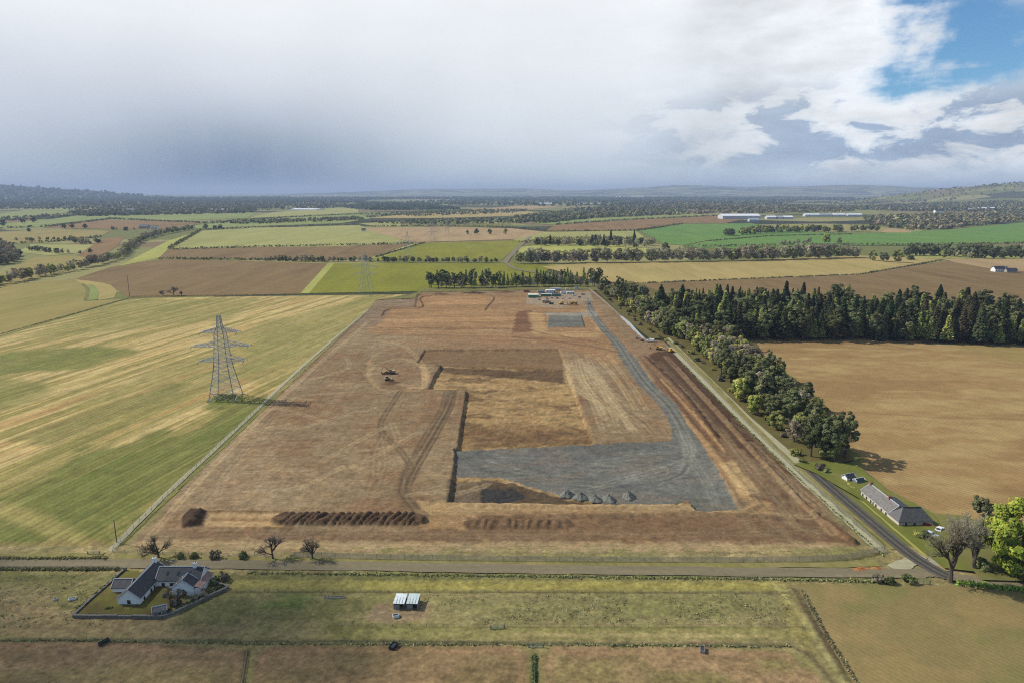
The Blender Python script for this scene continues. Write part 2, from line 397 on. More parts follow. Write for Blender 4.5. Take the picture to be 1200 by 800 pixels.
# ------------------------------------------------------------------ surfaces with their own soil and grass colours
def surface(name, X, Y, Z, C, mask, mat):
    ny, nx = X.shape; I = np.arange(nx*ny).reshape(ny, nx)
    F = np.stack([I[:-1, :-1], I[:-1, 1:], I[1:, 1:], I[1:, :-1]], -1).reshape(-1, 4)
    mk = (mask[:-1, :-1] & mask[:-1, 1:] & mask[1:, 1:] & mask[1:, :-1]).ravel() if mask.shape == X.shape else mask.ravel()
    F = F[mk]; used = np.unique(F); rm = np.full(nx*ny, -1); rm[used] = np.arange(len(used))
    V = np.stack([X.ravel(), Y.ravel(), Z.ravel()], -1)[used]; CC = C.reshape(-1, 3)[used]
    return link(name, mesh_np(name, V, rm[F], [mat], CC, smooth=True))
def geo_rows(y0, y1, d0, d1):
    out = [y0]; 
    while out[-1] < y1:
        t = (out[-1]-y0)/(y1-y0); out.append(out[-1]+d0+(d1-d0)*t)
    return np.array(out)
def desat(C, k):
    y = (C*np.array([.3, .55, .15])).sum(-1, keepdims=True); return C+(y-C)*k
def mixc(C, col, m):
    m = np.clip(m, 0, 1)[..., None]; return C*(1-m)+np.asarray(col)*m

# ---- the construction site
def make_site():
    xs = np.arange(-150, 128, 0.6); ys = geo_rows(196, 836, 0.55, 2.0)
    X, Y = np.meshgrid(xs, ys)
    SITE = GP([(134, 649), (300, 655), (600, 657), (850, 657), (990, 651), (1024, 645), (917, 540), (850, 470), (778, 400), (752, 396), (694, 339), (640, 338), (493, 341), (486, 347), (440, 352), (432, 362)])
    sds = sd_poly(SITE, X, Y)
    n_a = fbm(X/14, Y/14, 1, 5); n_b = fbm(X/3.0, Y/3.0, 2, 4); n_c = fbm(X/40, Y/40, 3, 4); n_d = vn(X/1.2, Y/1.2, 4)
    # drag and drill streaks: along x near the front, along y further back
    stx = fbm(X/30, Y/0.9, 6, 3); sty = fbm(X/0.9, Y/45, 7, 3)
    base = np.array(S(144, 116, 88)); C = np.ones(X.shape+(3,))*base
    C = mixc(C, S(139, 104, 76), sst(n_a, .42, .62)*.8); C = mixc(C, S(163, 134, 104), sst(n_c, .5, .68)*.7)
    C *= (0.84+0.30*sty+0.16*(stx-.5)+0.26*(n_b-.5))[..., None]
    # tan graded ground round the workings
    SP = sst(fbm(X/7, Y/2.2, 86, 4), .56, .68); C = mixc(C, S(118, 90, 68), SP*.3); tan = S(172, 130, 86); org = S(150, 104, 62); dark = S(94, 69, 52); vdark = S(70, 52, 42); grav = np.array(S(112, 108, 106)); pale = S(190, 165, 128)
    Z = 0.08+0.26*sst(sds, 0, 7)+0.05*(n_b-.3)+0.03*n_d
    def P(pts, f=0.6, amp=1.2): return sst(sd_poly(GP(pts), X, Y)+(n_b-.5)*amp*2, -f, f)
    def PH(pts, f=0.5): return sst(sd_poly(GP(pts), X, Y)+(n_d-.5)*0.5, -f, f)
    grav_m = np.zeros(X.shape)
    def blot(pts, col, k=1.0, f=2.0, amp=3.0):
        nonlocal C
        C = mixc(C, col, P(pts, f, amp)*k)
    # big colour zones
    blot([(495, 345), (580, 345), (640, 345), (690, 350), (720, 385), (745, 412), (720, 430), (655, 405), (560, 402), (430, 390), (440, 362), (488, 352)], S(160, 118, 80), .75, 3, 6)
    blot([(446, 372), (455, 362), (492, 361), (497, 348), (575, 348), (572, 362), (610, 365), (600, 384), (440, 384)], S(164, 122, 82), .85, 1.0, 2)
    blot([(450, 374), (595, 372), (590, 377), (450, 379)], S(180, 135, 92), .6, 2, 3); blot([(505, 352), (570, 352), (570, 357), (505, 357)], S(182, 136, 92), .5, 2, 3)
    blot([(605, 366), (622, 364), (628, 388), (600, 392)], S(118, 78, 58), .85, 1.5, 3)
    blot([(618, 366), (636, 368), (640, 390), (700, 388), (690, 366), (712, 388), (700, 396), (625, 394)], S(186, 146, 100), .7, 1.5, 3)
    blot([(480, 398), (620, 392), (720, 402), (700, 412), (500, 409), (470, 405)], S(152, 112, 78), .6, 3, 6)
    blot([(432, 362), (440, 353), (487, 346), (490, 352), (484, 361), (460, 362), (440, 384), (415, 384)], S(138, 112, 92), .8, 1.5, 3)
    # right-hand strip
    blot([(745, 418), (785, 408), (826, 446), (880, 500), (960, 580), (1010, 640), (900, 630), (880, 590), (850, 545), (800, 480)], S(128, 95, 70), .8, 2, 4)
    blot([(757, 416), (786, 410), (826, 450), (884, 508), (938, 566), (905, 560), (845, 508), (800, 455)], S(84, 58, 44), .95, 1.5, 3)
    blot([(905, 552), (938, 566), (985, 612), (1004, 640), (960, 630), (920, 590)], S(112, 82, 60), .75, 2, 4)
    blot([(770, 440), (800, 470), (850, 520), (840, 530), (800, 490), (765, 450)], S(120, 84, 60), .8, 1.5, 3)
    blot([(772, 455), (790, 475), (842, 532), (880, 575), (868, 592), (838, 552), (800, 500)], S(166, 126, 86), .85, 1.2, 2)
    blot([(842, 544), (858, 540), (892, 577), (870, 584)], S(184, 148, 104), .9, .8, 1)
    blot([(888, 578), (905, 560), (945, 598), (925, 604)], S(112, 80, 58), .85, 1.5, 2)
    blot([(880, 585), (905, 590), (905, 602), (870, 604)], S(178, 138, 94), .6, 1.5, 2)
    # front strips
    blot([(210, 622), (500, 624), (560, 606), (900, 604), (1000, 612), (995, 634), (560, 636), (200, 634)], S(124, 92, 68), .85, 1.2, 2.5)
    blot([(160, 632), (990, 638), (1000, 645), (600, 654), (300, 652), (160, 643)], S(164, 134, 98), .75, 1.0, 3)
    blot([(300, 648), (1000, 646), (990, 652), (600, 656), (300, 655)], S(128, 118, 78), .7, .8, 2)
    blot([(245, 599), (335, 600), (332, 619), (240, 618)], S(180, 144, 102), .9, .6, 1.5)
    blot([(490, 588), (800, 590), (870, 600), (900, 604), (560, 607), (490, 604)], S(178, 142, 100), .85, .8, 1.5)
    blot([(485, 606), (545, 600), (548, 622), (488, 618)], S(168, 128, 86), .7, .8, 1.5)
    # excavation: upper bench and main cut
    BENCH = [(498, 410), (655, 409), (661, 424), (668, 436), (520, 428), (489, 425)]
    CUT = [(518, 427), (590, 429), (664, 432), (676, 465), (696, 520), (786, 518), (800, 520), (866, 597), (820, 599), (806, 585), (790, 592), (690, 592), (600, 590), (526, 588), (537, 522), (547, 457), (503, 456), (509, 441)]
    b_m = PH(BENCH, .45); c_m = PH(CUT, .5)
    Z -= 1.2*np.maximum(b_m, 0)*(1-c_m); Z -= 2.0*c_m
    blot(BENCH, S(128, 96, 68), .9, .5, .5)
    # the cut's floor: clay with ridges left by the scraper
    fl = fbm(X/9, Y/4.5, 21, 5); fl2 = fbm(X/26, Y/14, 22, 4)
    C = C*(1-c_m[..., None])+(np.array(S(158, 124, 82))*(0.60+0.90*fl+.35*(fbm(X/3.2, Y/1.8, 23, 4)-.5))[..., None])*c_m[..., None]
    fl3 = fl2*.6+.4*fbm(X/6, Y/3, 24, 4); C = mixc(C, S(182, 144, 98), c_m*sst(fl3, .53, .64)*.6); C = mixc(C, S(108, 80, 58), c_m*sst(fl3, .47, .36)*.75)
    Z += c_m*(0.40*(fl-.5)+0.30*(n_b-.5))
    blot([(545, 497), (600, 490), (690, 500), (694, 519), (538, 522)], S(112, 80, 54), .55, 3, 6)
    blot([(510, 428), (660, 432), (664, 446), (600, 440), (520, 434)], S(92, 68, 50), .85, 1.5, 3)
    # stone platform in the cut's southern half, and the stone haul road
    GRAV = [(533, 526), (600, 523), (696, 520), (788, 517), (784, 500), (770, 475), (745, 450), (728, 425), (715, 402), (703, 388), (689, 370), (684, 357), (682, 345), (695, 344), (694, 357), (702, 370), (716, 388), (731, 402), (750, 425), (768, 450), (795, 475), (810, 500), (824, 522), (842, 552), (867, 597), (818, 599), (806, 584), (780, 590), (735, 590), (700, 585), (660, 578), (610, 563), (590, 556), (533, 555)]
    sg = sd_poly(GP(GRAV), X, Y)+(n_b-.5)*1.8+(n_a-.5)*1.6-1.1*sst(Y, 306, 335)
    gm = sst(sg, -.25, .25)
    low = sst(sd_poly(GP([(520, 524), (790, 519), (832, 540), (870, 600), (520, 600)]), X, Y), -6, 6)
    ramp = np.clip((318-Y)/22.0, 0, 1)                                    # the road ramps down on to the platform
    zg = 0.40-1.6*ramp*np.maximum(low, 0)+0.05*(n_d-.5)+0.06*(fbm(X/6, Y/2, 31, 3)-.5)
    Z = Z*(1-gm)+zg*gm
    swirl = fbm(X/16+fbm(X/30, Y/30, 41)*2, Y/5, 42, 4)
    gc = grav*(0.70+0.45*swirl+.3*(fbm(X/2.2, Y/2.2, 45, 3)-.35))[..., None]; gc = mixc(gc, S(126, 108, 100), sst(fbm(X/20, Y/8, 43, 3), .52, .7)*.45)
    gc = mixc(gc, S(96, 98, 102), sst(fbm(X/10, Y/10, 44, 3), .55, .7)*.4)
    C = C*(1-gm[..., None])+gc*gm[..., None]
    blot([(735, 405), (775, 402), (760, 418), (732, 414)], S(146, 112, 86), .8, 1.5, 3)       # dirt crossing over the stone road
    # wet, dark sump below the platform
    blot([(524, 561), (565, 560), (564, 588), (523, 589)], S(112, 92, 76), .95, .4, .6)
    blot([(565, 557), (600, 562), (660, 580), (700, 588), (690, 591), (566, 589)], S(88, 70, 56), .95, .6, 1.2)
    blot([(564, 566), (600, 568), (618, 575), (590, 585), (564, 586)], S(58, 56, 60), .95, .6, 1.0)
    Z -= 0.6*PH([(564, 564), (612, 570), (640, 580), (600, 588), (564, 588)], .8)
    # pad by the cabins and the cabin compound
    PAD = [(643, 371), (681, 370), (685, 384), (641, 385)]
    COMP = [(617, 347), (690, 342), (696, 352), (655, 362), (617, 357)]
    pm = PH(PAD, .6); Z += 0.9*pm*(1-gm)
    C = mixc(C, grav*0.92, pm); cm2 = P(COMP, 1, 3); C = mixc(C, S(160, 138, 120), cm2*.8)
    SPUR = [(640, 367), (684, 366), (700, 366), (700, 372), (640, 371)]
    C = mixc(C, S(150, 140, 132), P(SPUR, .8, 1.5)*.8)
    # topsoil windrows: rows of tipped heaps
    def windrow(a, b, w, hgt, period, slant, col):
        nonlocal Z, C
        d, s, al = ld_line(GP([a, b]), X, Y)
        ln = np.hypot(*(GP([b])[0]-GP([a])[0]))
        m = sst(w-d, 0, 1.2)*(d < w+1)*1.0
        ph = (al+s*slant*(1+.5*(n_a-.5)))/period+(fbm(X/7, Y/20, 87, 3)-.5)*2.4
        heaps = 0.5+0.5*np.cos(ph*2*math.pi)
        heaps = np.clip(heaps*(.55+.9*vn(ph*1.0+7, s/2.5, 83))+.5*(fbm(X/1.3, Y/1.3, 84, 3)-.5), 0, 1.3); Z += m*hgt*(0.40+0.60*heaps)*(0.75+0.5*n_b); C = mixc(C, np.array(col), m*.95)
        C = mixc(C, np.array(col)*1.45, m*sst(heaps, .6, .95)*.5)
    windrow((332, 609.5), (486, 609.5), 5.0, 1.5, 2.7, 0.35, S(92, 68, 52))
    windrow((552, 615), (662, 615), 3.6, 1.0, 3.1, 0.1, S(112, 84, 62))
    # dark spoil tip at the left
    sp = sst(sd_poly(GP([(214, 606), (222, 598), (243, 599), (236, 617), (213, 620)]), X, Y), -.8, 2.5)
    Z += sp*(1.1+1.2*n_b+1.3*(fbm(X/1.4, Y/1.4, 82, 3)-.3)); C = mixc(C, vdark, sst(sp, .02, .2)*.95)
    # low bund along the right edge and the front
    bd = sst(2.6-np.abs(sd_poly(GP([(752, 425), (775, 452), (840, 535), (890, 592), (872, 600), (830, 540), (790, 480)]), X, Y)), 0, 2.6)
    Z += 0.5*bd*(1-gm)
    for pts, hh, ww, cc in (([(560, 606), (700, 604), (860, 603), (930, 610)], .7, 2.0, S(136, 102, 74)), ([(545, 592), (680, 594), (790, 594)], .6, 2.0, S(180, 144, 102)),
                            ([(245, 600), (335, 601)], .5, 1.2, S(120, 84, 58)), ([(242, 619), (340, 620)], .5, 1.2, S(150, 112, 76)), ([(250, 609), (325, 610)], -.5, 1.6, S(160, 116, 74)),
                            ([(446, 371), (456, 363), (494, 361), (497, 348), (574, 347), (568, 364)], .8, 1.6, S(112, 74, 52)), ([(440, 385), (600, 386), (640, 392), (720, 405)], .5, 2.0, S(124, 88, 64)),
                            ([(795, 432), (850, 492), (935, 585), (1000, 636)], 1.1, 1.8, S(104, 76, 56)), ([(775, 445), (812, 485), (850, 530)], .5, 1.5, S(174, 134, 92)),
                            ([(755, 418), (800, 462), (838, 512)], 1.1, 2.2, S(80, 56, 44))):
        d, s, al = ld_line(spline(GP(pts), 5), X, Y); m = sst(ww-d+(n_b-.5)*1.5, 0, ww*.8)
        Z += hh*m*(.7+.6*n_b)*(1-gm); C = mixc(C, cc, m*.8*(1-gm))
    # wheel tracks
    def track(pts, gauge=1.2, col=S(92, 68, 52), k=.95, dep=.18, w=.62):
        nonlocal Z, C
        d, s, al = ld_line(spline(GP(pts), 8), X, Y)
        for q in (-gauge, gauge):
            m = np.exp(-((np.where(s > 0, d, -d)-q)/w)**2)*(1-gm); Z -= dep*m; C = mixc(C, col, m*k*(.6+.6*n_b))
        m = np.exp(-(d/(gauge*1.9))**4)*(1-gm); C = mixc(C, pale, m*.10)
    def broad(pts, w, col, k):
        nonlocal C
        d = ld_line(spline(GP(pts), 8), X, Y)[0]; C = mixc(C, col, sst(w-d+(n_b-.5)*1.6, 0, w*.5)*k*(1-gm))
    broad([(529, 457), (523, 475), (508, 502), (491, 531), (477, 558), (474, 580), (488, 602)], 4.2, S(116, 88, 66), .75); broad([(470, 458), (458, 476), (447, 496), (450, 510), (466, 524), (482, 545)], 2.4, S(122, 94, 70), .6)
    broad([(684, 426), (692, 446), (706, 464), (728, 480), (752, 496)], 3.0, S(124, 96, 70), .5); broad([(600, 395), (640, 399), (690, 406), (728, 414)], 2.6, S(116, 84, 62), .6); broad([(500, 606), (600, 601), (760, 600), (880, 603)], 2.0, S(134, 100, 70), .5)
    broad([(494, 428), (499, 438), (496, 452), (480, 455)], 3.0, S(190, 152, 108), .6); broad([(470, 404), (440, 416), (432, 436), (446, 456), (490, 458)], 2.2, S(176, 138, 98), .5)
    track([(534, 458), (529, 476), (515, 503), (499, 531), (485, 556), (478, 578), (490, 600)], .9, S(76, 54, 42), .95, .25, .7)
    track([(532, 457), (526, 475), (512, 500), (495, 528), (480, 553), (473, 575), (482, 590), (498, 604)], 1.3, S(84, 60, 46), .9, .25, .6)
    track([(524, 457), (518, 480), (503, 505), (487, 534), (474, 560), (478, 585)], 1.0, S(96, 70, 54), .7, .15)
    track([(470, 458), (458, 476), (447, 496), (450, 510), (466, 524), (482, 545)], 1.0)
    track([(450, 508), (440, 530), (438, 560)], 1.0, k=.4); track([(448, 512), (452, 540), (446, 565)], 1.0, k=.35)
    track([(500, 430), (496, 437), (497, 447), (494, 455), (478, 452), (460, 448)], 1.0, S(186, 150, 108), .8)
    track([(494, 430), (470, 420), (440, 428), (430, 440)], 1.0, S(186, 150, 108), .4); track([(495, 425), (470, 405), (440, 400)], 1.2, S(186, 150, 108), .5)
    track([(680, 428), (688, 448), (702, 466), (724, 478), (748, 492), (764, 508)], 1.3, S(110, 82, 60), .8, .18)
    track([(676, 426), (690, 440), (712, 452), (735, 470), (752, 482)], 1.1, k=.5); track([(700, 420), (722, 445), (745, 480)], 1.1, S(186, 146, 98), .5); track([(712, 416), (738, 450), (757, 480)], 1.0, S(186, 146, 98), .5)
    track([(690, 470), (715, 490), (740, 510)], 1.1, k=.4)
    track([(430, 378), (340, 456), (250, 545), (170, 634)], 1.0, S(190, 158, 120), .55); track([(395, 410), (310, 500), (235, 590)], 1.0, k=.3)
    track([(780, 418), (830, 472), (900, 548), (975, 625)], 1.2, S(150, 112, 80), .6); track([(772, 424), (822, 478), (870, 540), (930, 608)], 1.2, S(70, 50, 40), .4)
    track([(900, 602), (945, 606), (960, 596), (930, 570), (880, 520)], 1.4, S(176, 138, 98), .5); track([(160, 637), (400, 640), (700, 643), (980, 641)], 1.3, S(184, 152, 112), .5)
    track([(170, 630), (330, 626), (520, 627), (760, 626), (960, 622)], 1.3, S(100, 74, 56), .5); track([(480, 598), (560, 600), (700, 599), (860, 603)], 1.2, S(140, 100, 66), .5)
    for k in range(64):                                                        # scraper and lorry passes over the stripped field
        rr = random.Random(k)
        if k % 4 == 0: x0 = rr.uniform(840, 930); y0 = rr.uniform(480, 590); q = [(x0, y0), (x0+rr.uniform(15, 50), y0+rr.uniform(15, 40)), (x0+rr.uniform(50, 80), y0+rr.uniform(40, 60))]
        elif k % 4 == 1: x0 = rr.uniform(660, 700); y0 = rr.uniform(415, 430); q = [(x0, y0), (x0+rr.uniform(8, 25), y0+rr.uniform(20, 35)), (x0+rr.uniform(30, 70), y0+rr.uniform(60, 82))]
        else: x0 = rr.uniform(230, 500); y0 = rr.uniform(390, 590); q = [(x0, y0), (x0+rr.uniform(10, 60), y0-rr.uniform(4, 30)), (x0+rr.uniform(50, 120), y0-rr.uniform(0, 40))]
        track(q, 1.1, S(176, 146, 112) if k % 2 else S(112, 84, 64), .5, .08, .5)
    def gline(pts, col, w, k):
        nonlocal C
        d = ld_line(spline(GP(pts), 8), X, Y)[0]; C = mixc(C, col, np.exp(-(d/w)**2)*k*gm*(.5+.9*n_b))
    LN = [(689, 350), (690, 362), (698, 374), (712, 390), (724, 402), (739, 425), (757, 450), (782, 475), (798, 500), (806, 525), (800, 550), (770, 562)]
    for o, cc in ((-4, S(136, 130, 124)), (4, S(136, 130, 124)), (0, S(92, 90, 90))): gline([(a+o*(b-300)/200.0, b) for a, b in LN], cc, .8, .7)
    for k in range(26):
        rr = random.Random(700+k); a0 = rr.uniform(560, 780); b0 = rr.uniform(530, 575); c0 = rr.uniform(-14, 14)
        gline([(a0, b0), (a0+rr.uniform(15, 40), b0+c0*.4), (a0+rr.uniform(50, 90), b0+c0)], S(138, 130, 122) if k % 2 else S(86, 86, 90), .6, .55)
    for q in (0, 4, 9): gline([(690+q, 572-q), (740+q, 560-q), (790, 548-q), (815-q, 528), (806-q, 510)], S(140, 134, 128), .6, .6); gline([(845-q, 590), (832-q, 560), (812-q, 530), (800-q, 505)], S(138, 132, 126), .6, .6)
    # outside edge blends into rough ground
    C = mixc(C, S(140, 132, 86), sst(3.5-sds+(n_a-.5)*5, 0, 2)*.5*(Y < 235))
    def tx(sx, sy, sd, o=3): return np.clip((fbm(X/sx, Y/sy, sd, o)-.5)*3.2, -1, 1)
    C *= (1+.13*tx(2.2, 1.6, 91)+.11*tx(5.5, 3.5, 92)+.07*tx(1.3, 1.0, 93))[..., None]; C = C*(1+tx(9, 6, 94)[..., None]*np.array([.02, -.01, -.05]))
    up = P([(430, 362), (490, 344), (640, 344), (700, 350), (735, 400), (640, 404), (420, 395)], 8, 8); C *= (1+.20*up*tx(26, 3.2, 95)+.10*up*tx(60, 7, 96))[..., None]; Z += .22*up*tx(30, 4.0, 97)*(1-gm)
    C *= (1+.10*(np.random.default_rng(5).random(X.shape)-.5)+.14*(n_d-.5)+.20*(fbm(X/1.6, Y/1.6, 81, 3)-.5))[..., None]
    C = desat(C, .11)*1.02
    rel = .16*tx(2.4, 2.0, 101)+.10*tx(1.3, 1.2, 102)+.14*tx(7, 5, 103); Z += rel*(1-.75*gm)*(.6+.8*c_m)
    inh = (X > HOLE[0]+3) & (X < HOLE[1]-3) & (Y > HOLE[2]+3) & (Y < HOLE[3]-3); Z = np.where(inh, Z, np.maximum(Z, .05+.02*n_d))
    ins = sds > -0.3
    cls = gm > .5
    cell = lambda A: A[:-1, :-1] & A[:-1, 1:] & A[1:, 1:] & A[1:, :-1]
    okc = cell(ins); gcell = (gm[:-1, :-1]+gm[:-1, 1:]+gm[1:, 1:]+gm[1:, :-1]) > 2.0
    a = surface('site_ground', X, Y, Z, C, okc & ~gcell, M_SITE); tag(a, 'stripped brown construction ground with cuts, bunds and wheel tracks', 'ground', kind='structure')
    b = surface('stone_platform', X, Y, Z, C, okc & gcell, M_GRAVEL); tag(b, 'grey crushed stone platform and haul road on the building site', 'platform', kind='structure')
make_site()

# ---- straw and green striped field at the left
def make_left_field():
    POLY = GP([(-60, 418), (0, 395), (145, 352), (180, 349), (400, 346), (484, 345), (440, 352), (433, 362), (140, 640), (126, 646), (0, 652), (-140, 655)])
    xs = np.arange(-430, -105, 0.75); ys = geo_rows(196, 800, 0.8, 2.2); X, Y = np.meshgrid(xs, ys)
    n_a = fbm(X/16, Y/16, 51, 5); n_b = fbm(X/4, Y/4, 52, 4)
    ang = R(-13); U = X*math.cos(ang)+Y*math.sin(ang); V = -X*math.sin(ang)+Y*math.cos(ang)      # V runs along the working direction
    s1 = fbm(U/5.5, V/130, 53, 4); s2 = fbm(U/1.3, V/60, 54, 3); s3 = fbm(U/26, V/120, 55, 4)
    C = np.ones(X.shape+(3,))*np.array(S(176, 150, 92))
    C = mixc(C, S(200, 172, 118), sst(s1, .46, .56)*.95); C = mixc(C, S(152, 138, 80), sst(s3, .50, .64)*.7)
    C = mixc(C, S(188, 140, 86), sst(s1, .62, .75)*.6); C = mixc(C, S(136, 126, 68), sst(.44-s1, 0, .1)*.7)
    def P(pts, f=5, amp=14): return sst(sd_poly(GP(pts), X, Y)+(n_a-.5)*amp+(s1-.5)*amp*1.3, -f, f)
    gr = S(104, 116, 50); gr2 = S(120, 126, 58)
    C = mixc(C, gr2, P([(-60, 432), (0, 413), (120, 405), (160, 412), (100, 430), (0, 440), (-60, 450)])*.85)
    C = mixc(C, gr2, P([(0, 445), (60, 450), (40, 470), (0, 480), (-80, 490), (-80, 460)])*.6)
    C = mixc(C, S(128, 122, 68), P([(20, 512), (120, 478), (190, 455), (230, 440), (190, 470), (60, 520)], 5, 14)*.75)
    C = mixc(C, gr, P([(90, 528), (150, 520), (230, 500), (250, 475), (330, 465), (245, 540), (180, 600), (138, 640), (-40, 650), (-120, 620), (30, 575)], 6, 24)*.82)
    C = mixc(C, S(134, 128, 68), P([(140, 352), (300, 350), (260, 375), (100, 390), (20, 400)], 6, 18)*.55)
    C = mixc(C, S(146, 136, 78), P([(300, 380), (420, 352), (440, 352), (380, 410), (320, 450), (290, 440)], 6, 18)*.6)
    C = mixc(C, S(170, 150, 92), P([(0, 590), (60, 606), (110, 640), (130, 650), (90, 650), (40, 620), (0, 604)], 3, 6)*.7)
    C = mixc(C, S(150, 128, 82), P([(-100, 636), (130, 634), (128, 648), (-100, 655)], 2, 4)*.8)
    C = mixc(C, S(150, 120, 86), P([(98, 628), (112, 630), (124, 646), (108, 648)], 1, 3)*.7)
    C = mixc(C, S(112, 120, 54), P([(242, 470), (262, 460), (290, 466), (286, 473), (246, 474)], 1, 2)*.9)
    C *= (0.78+.42*s2+.30*(n_b-.5)+.14*(np.random.default_rng(6).random(X.shape)-.5))[..., None]
    C *= (1+.13*np.clip((fbm(U/1.6, V/7, 56, 3)-.5)*3, -1, 1)+.08*np.clip((fbm(X/2.5, Y/2.5, 57, 3)-.5)*3, -1, 1))[..., None]
    # tramlines
    C *= (1-.16*np.exp(-((np.mod(U, 24.0)-12)/0.6)**2))[..., None]; C *= (1-.16*np.exp(-((np.mod(U, 24.0)-14)/0.6)**2))[..., None]
    sd = sd_poly(POLY, X, Y)
    C = mixc(C, S(150, 142, 84), sst(5-sd+(n_a-.5)*4, 0, 3)*.6)
    C = desat(C, .07)
    Z = 0.03+.10*n_b+.10*s2
    tag(surface('field', X, Y, Z, C, sd > -.4, M_STUB), 'striped straw and green field around the near pylon', 'field', kind='structure')
make_left_field()

# ---- drilled brown field right of the shelter belt
def make_right_field():
    POLY = GP([(858, 397), (880, 393), (930, 391), (1060, 394), (1200, 399), (1330, 402), (1330, 640), (1210, 630), (1125, 606), (1094, 604), (1040, 576), (1004, 546), (1010, 535), (985, 520), (980, 490), (940, 450), (905, 425), (870, 408)])
    xs = np.arange(118, 470, 1.0); ys = geo_rows(205, 560, 0.8, 1.6); X, Y = np.meshgrid(xs, ys)
    n_a = fbm(X/30, Y/10, 61, 5); n_b = fbm(X/5, Y/5, 62, 4); n_c = fbm(X/60, Y/25, 63, 4)
    ang = R(32); U = X*math.cos(ang)+Y*math.sin(ang)
    C = np.ones(X.shape+(3,))*np.array(S(164, 131, 94)); C = mixc(C, S(176, 146, 106), sst(n_a, .48, .64)*.8)
    C = mixc(C, S(150, 116, 82), sst(n_c, .48, .62)*.7)
    C = mixc(C, S(150, 132, 84), sst(sd_poly(GP([(1100, 398), (1210, 400), (1340, 404), (1340, 440), (1150, 420)]), X, Y)+(n_a-.5)*30, -10, 14)*.5)
    C = mixc(C, S(178, 150, 108), sst(sd_poly(GP([(890, 440), (1000, 470), (1100, 475), (1200, 470), (1200, 482), (1000, 484)]), X, Y)+(n_a-.5)*24, -6, 10)*.5)
    C = mixc(C, S(140, 108, 78), np.exp(-(ld_line(GP([(995, 482), (1100, 489), (1340, 494)]), X, Y)[0]/.8)**2)*.7)
    C *= (.94+.22*(n_b-.5)+.08*(np.random.default_rng(7).random(X.shape)-.5)+.10*(fbm(U/1.6, (Y-X)/60, 64, 2)-.3))[..., None]
    C *= (1+.05*np.clip((fbm(X/3, Y/2.2, 65, 3)-.5)*3, -1, 1)+.05*np.clip((fbm(X/9, Y/5, 66, 3)-.5)*3, -1, 1))[..., None]
    sd = sd_poly(POLY, X, Y); C = mixc(C, S(142, 128, 74), sst(3-sd+(n_a-.5)*4, 0, 2)*.7)
    tag(surface('field', X, Y, 0.03+.02*n_b, C, sd > -.4, M_FURROW), 'drilled brown field to the right of the roadside tree belt', 'field', kind='structure')
make_right_field()

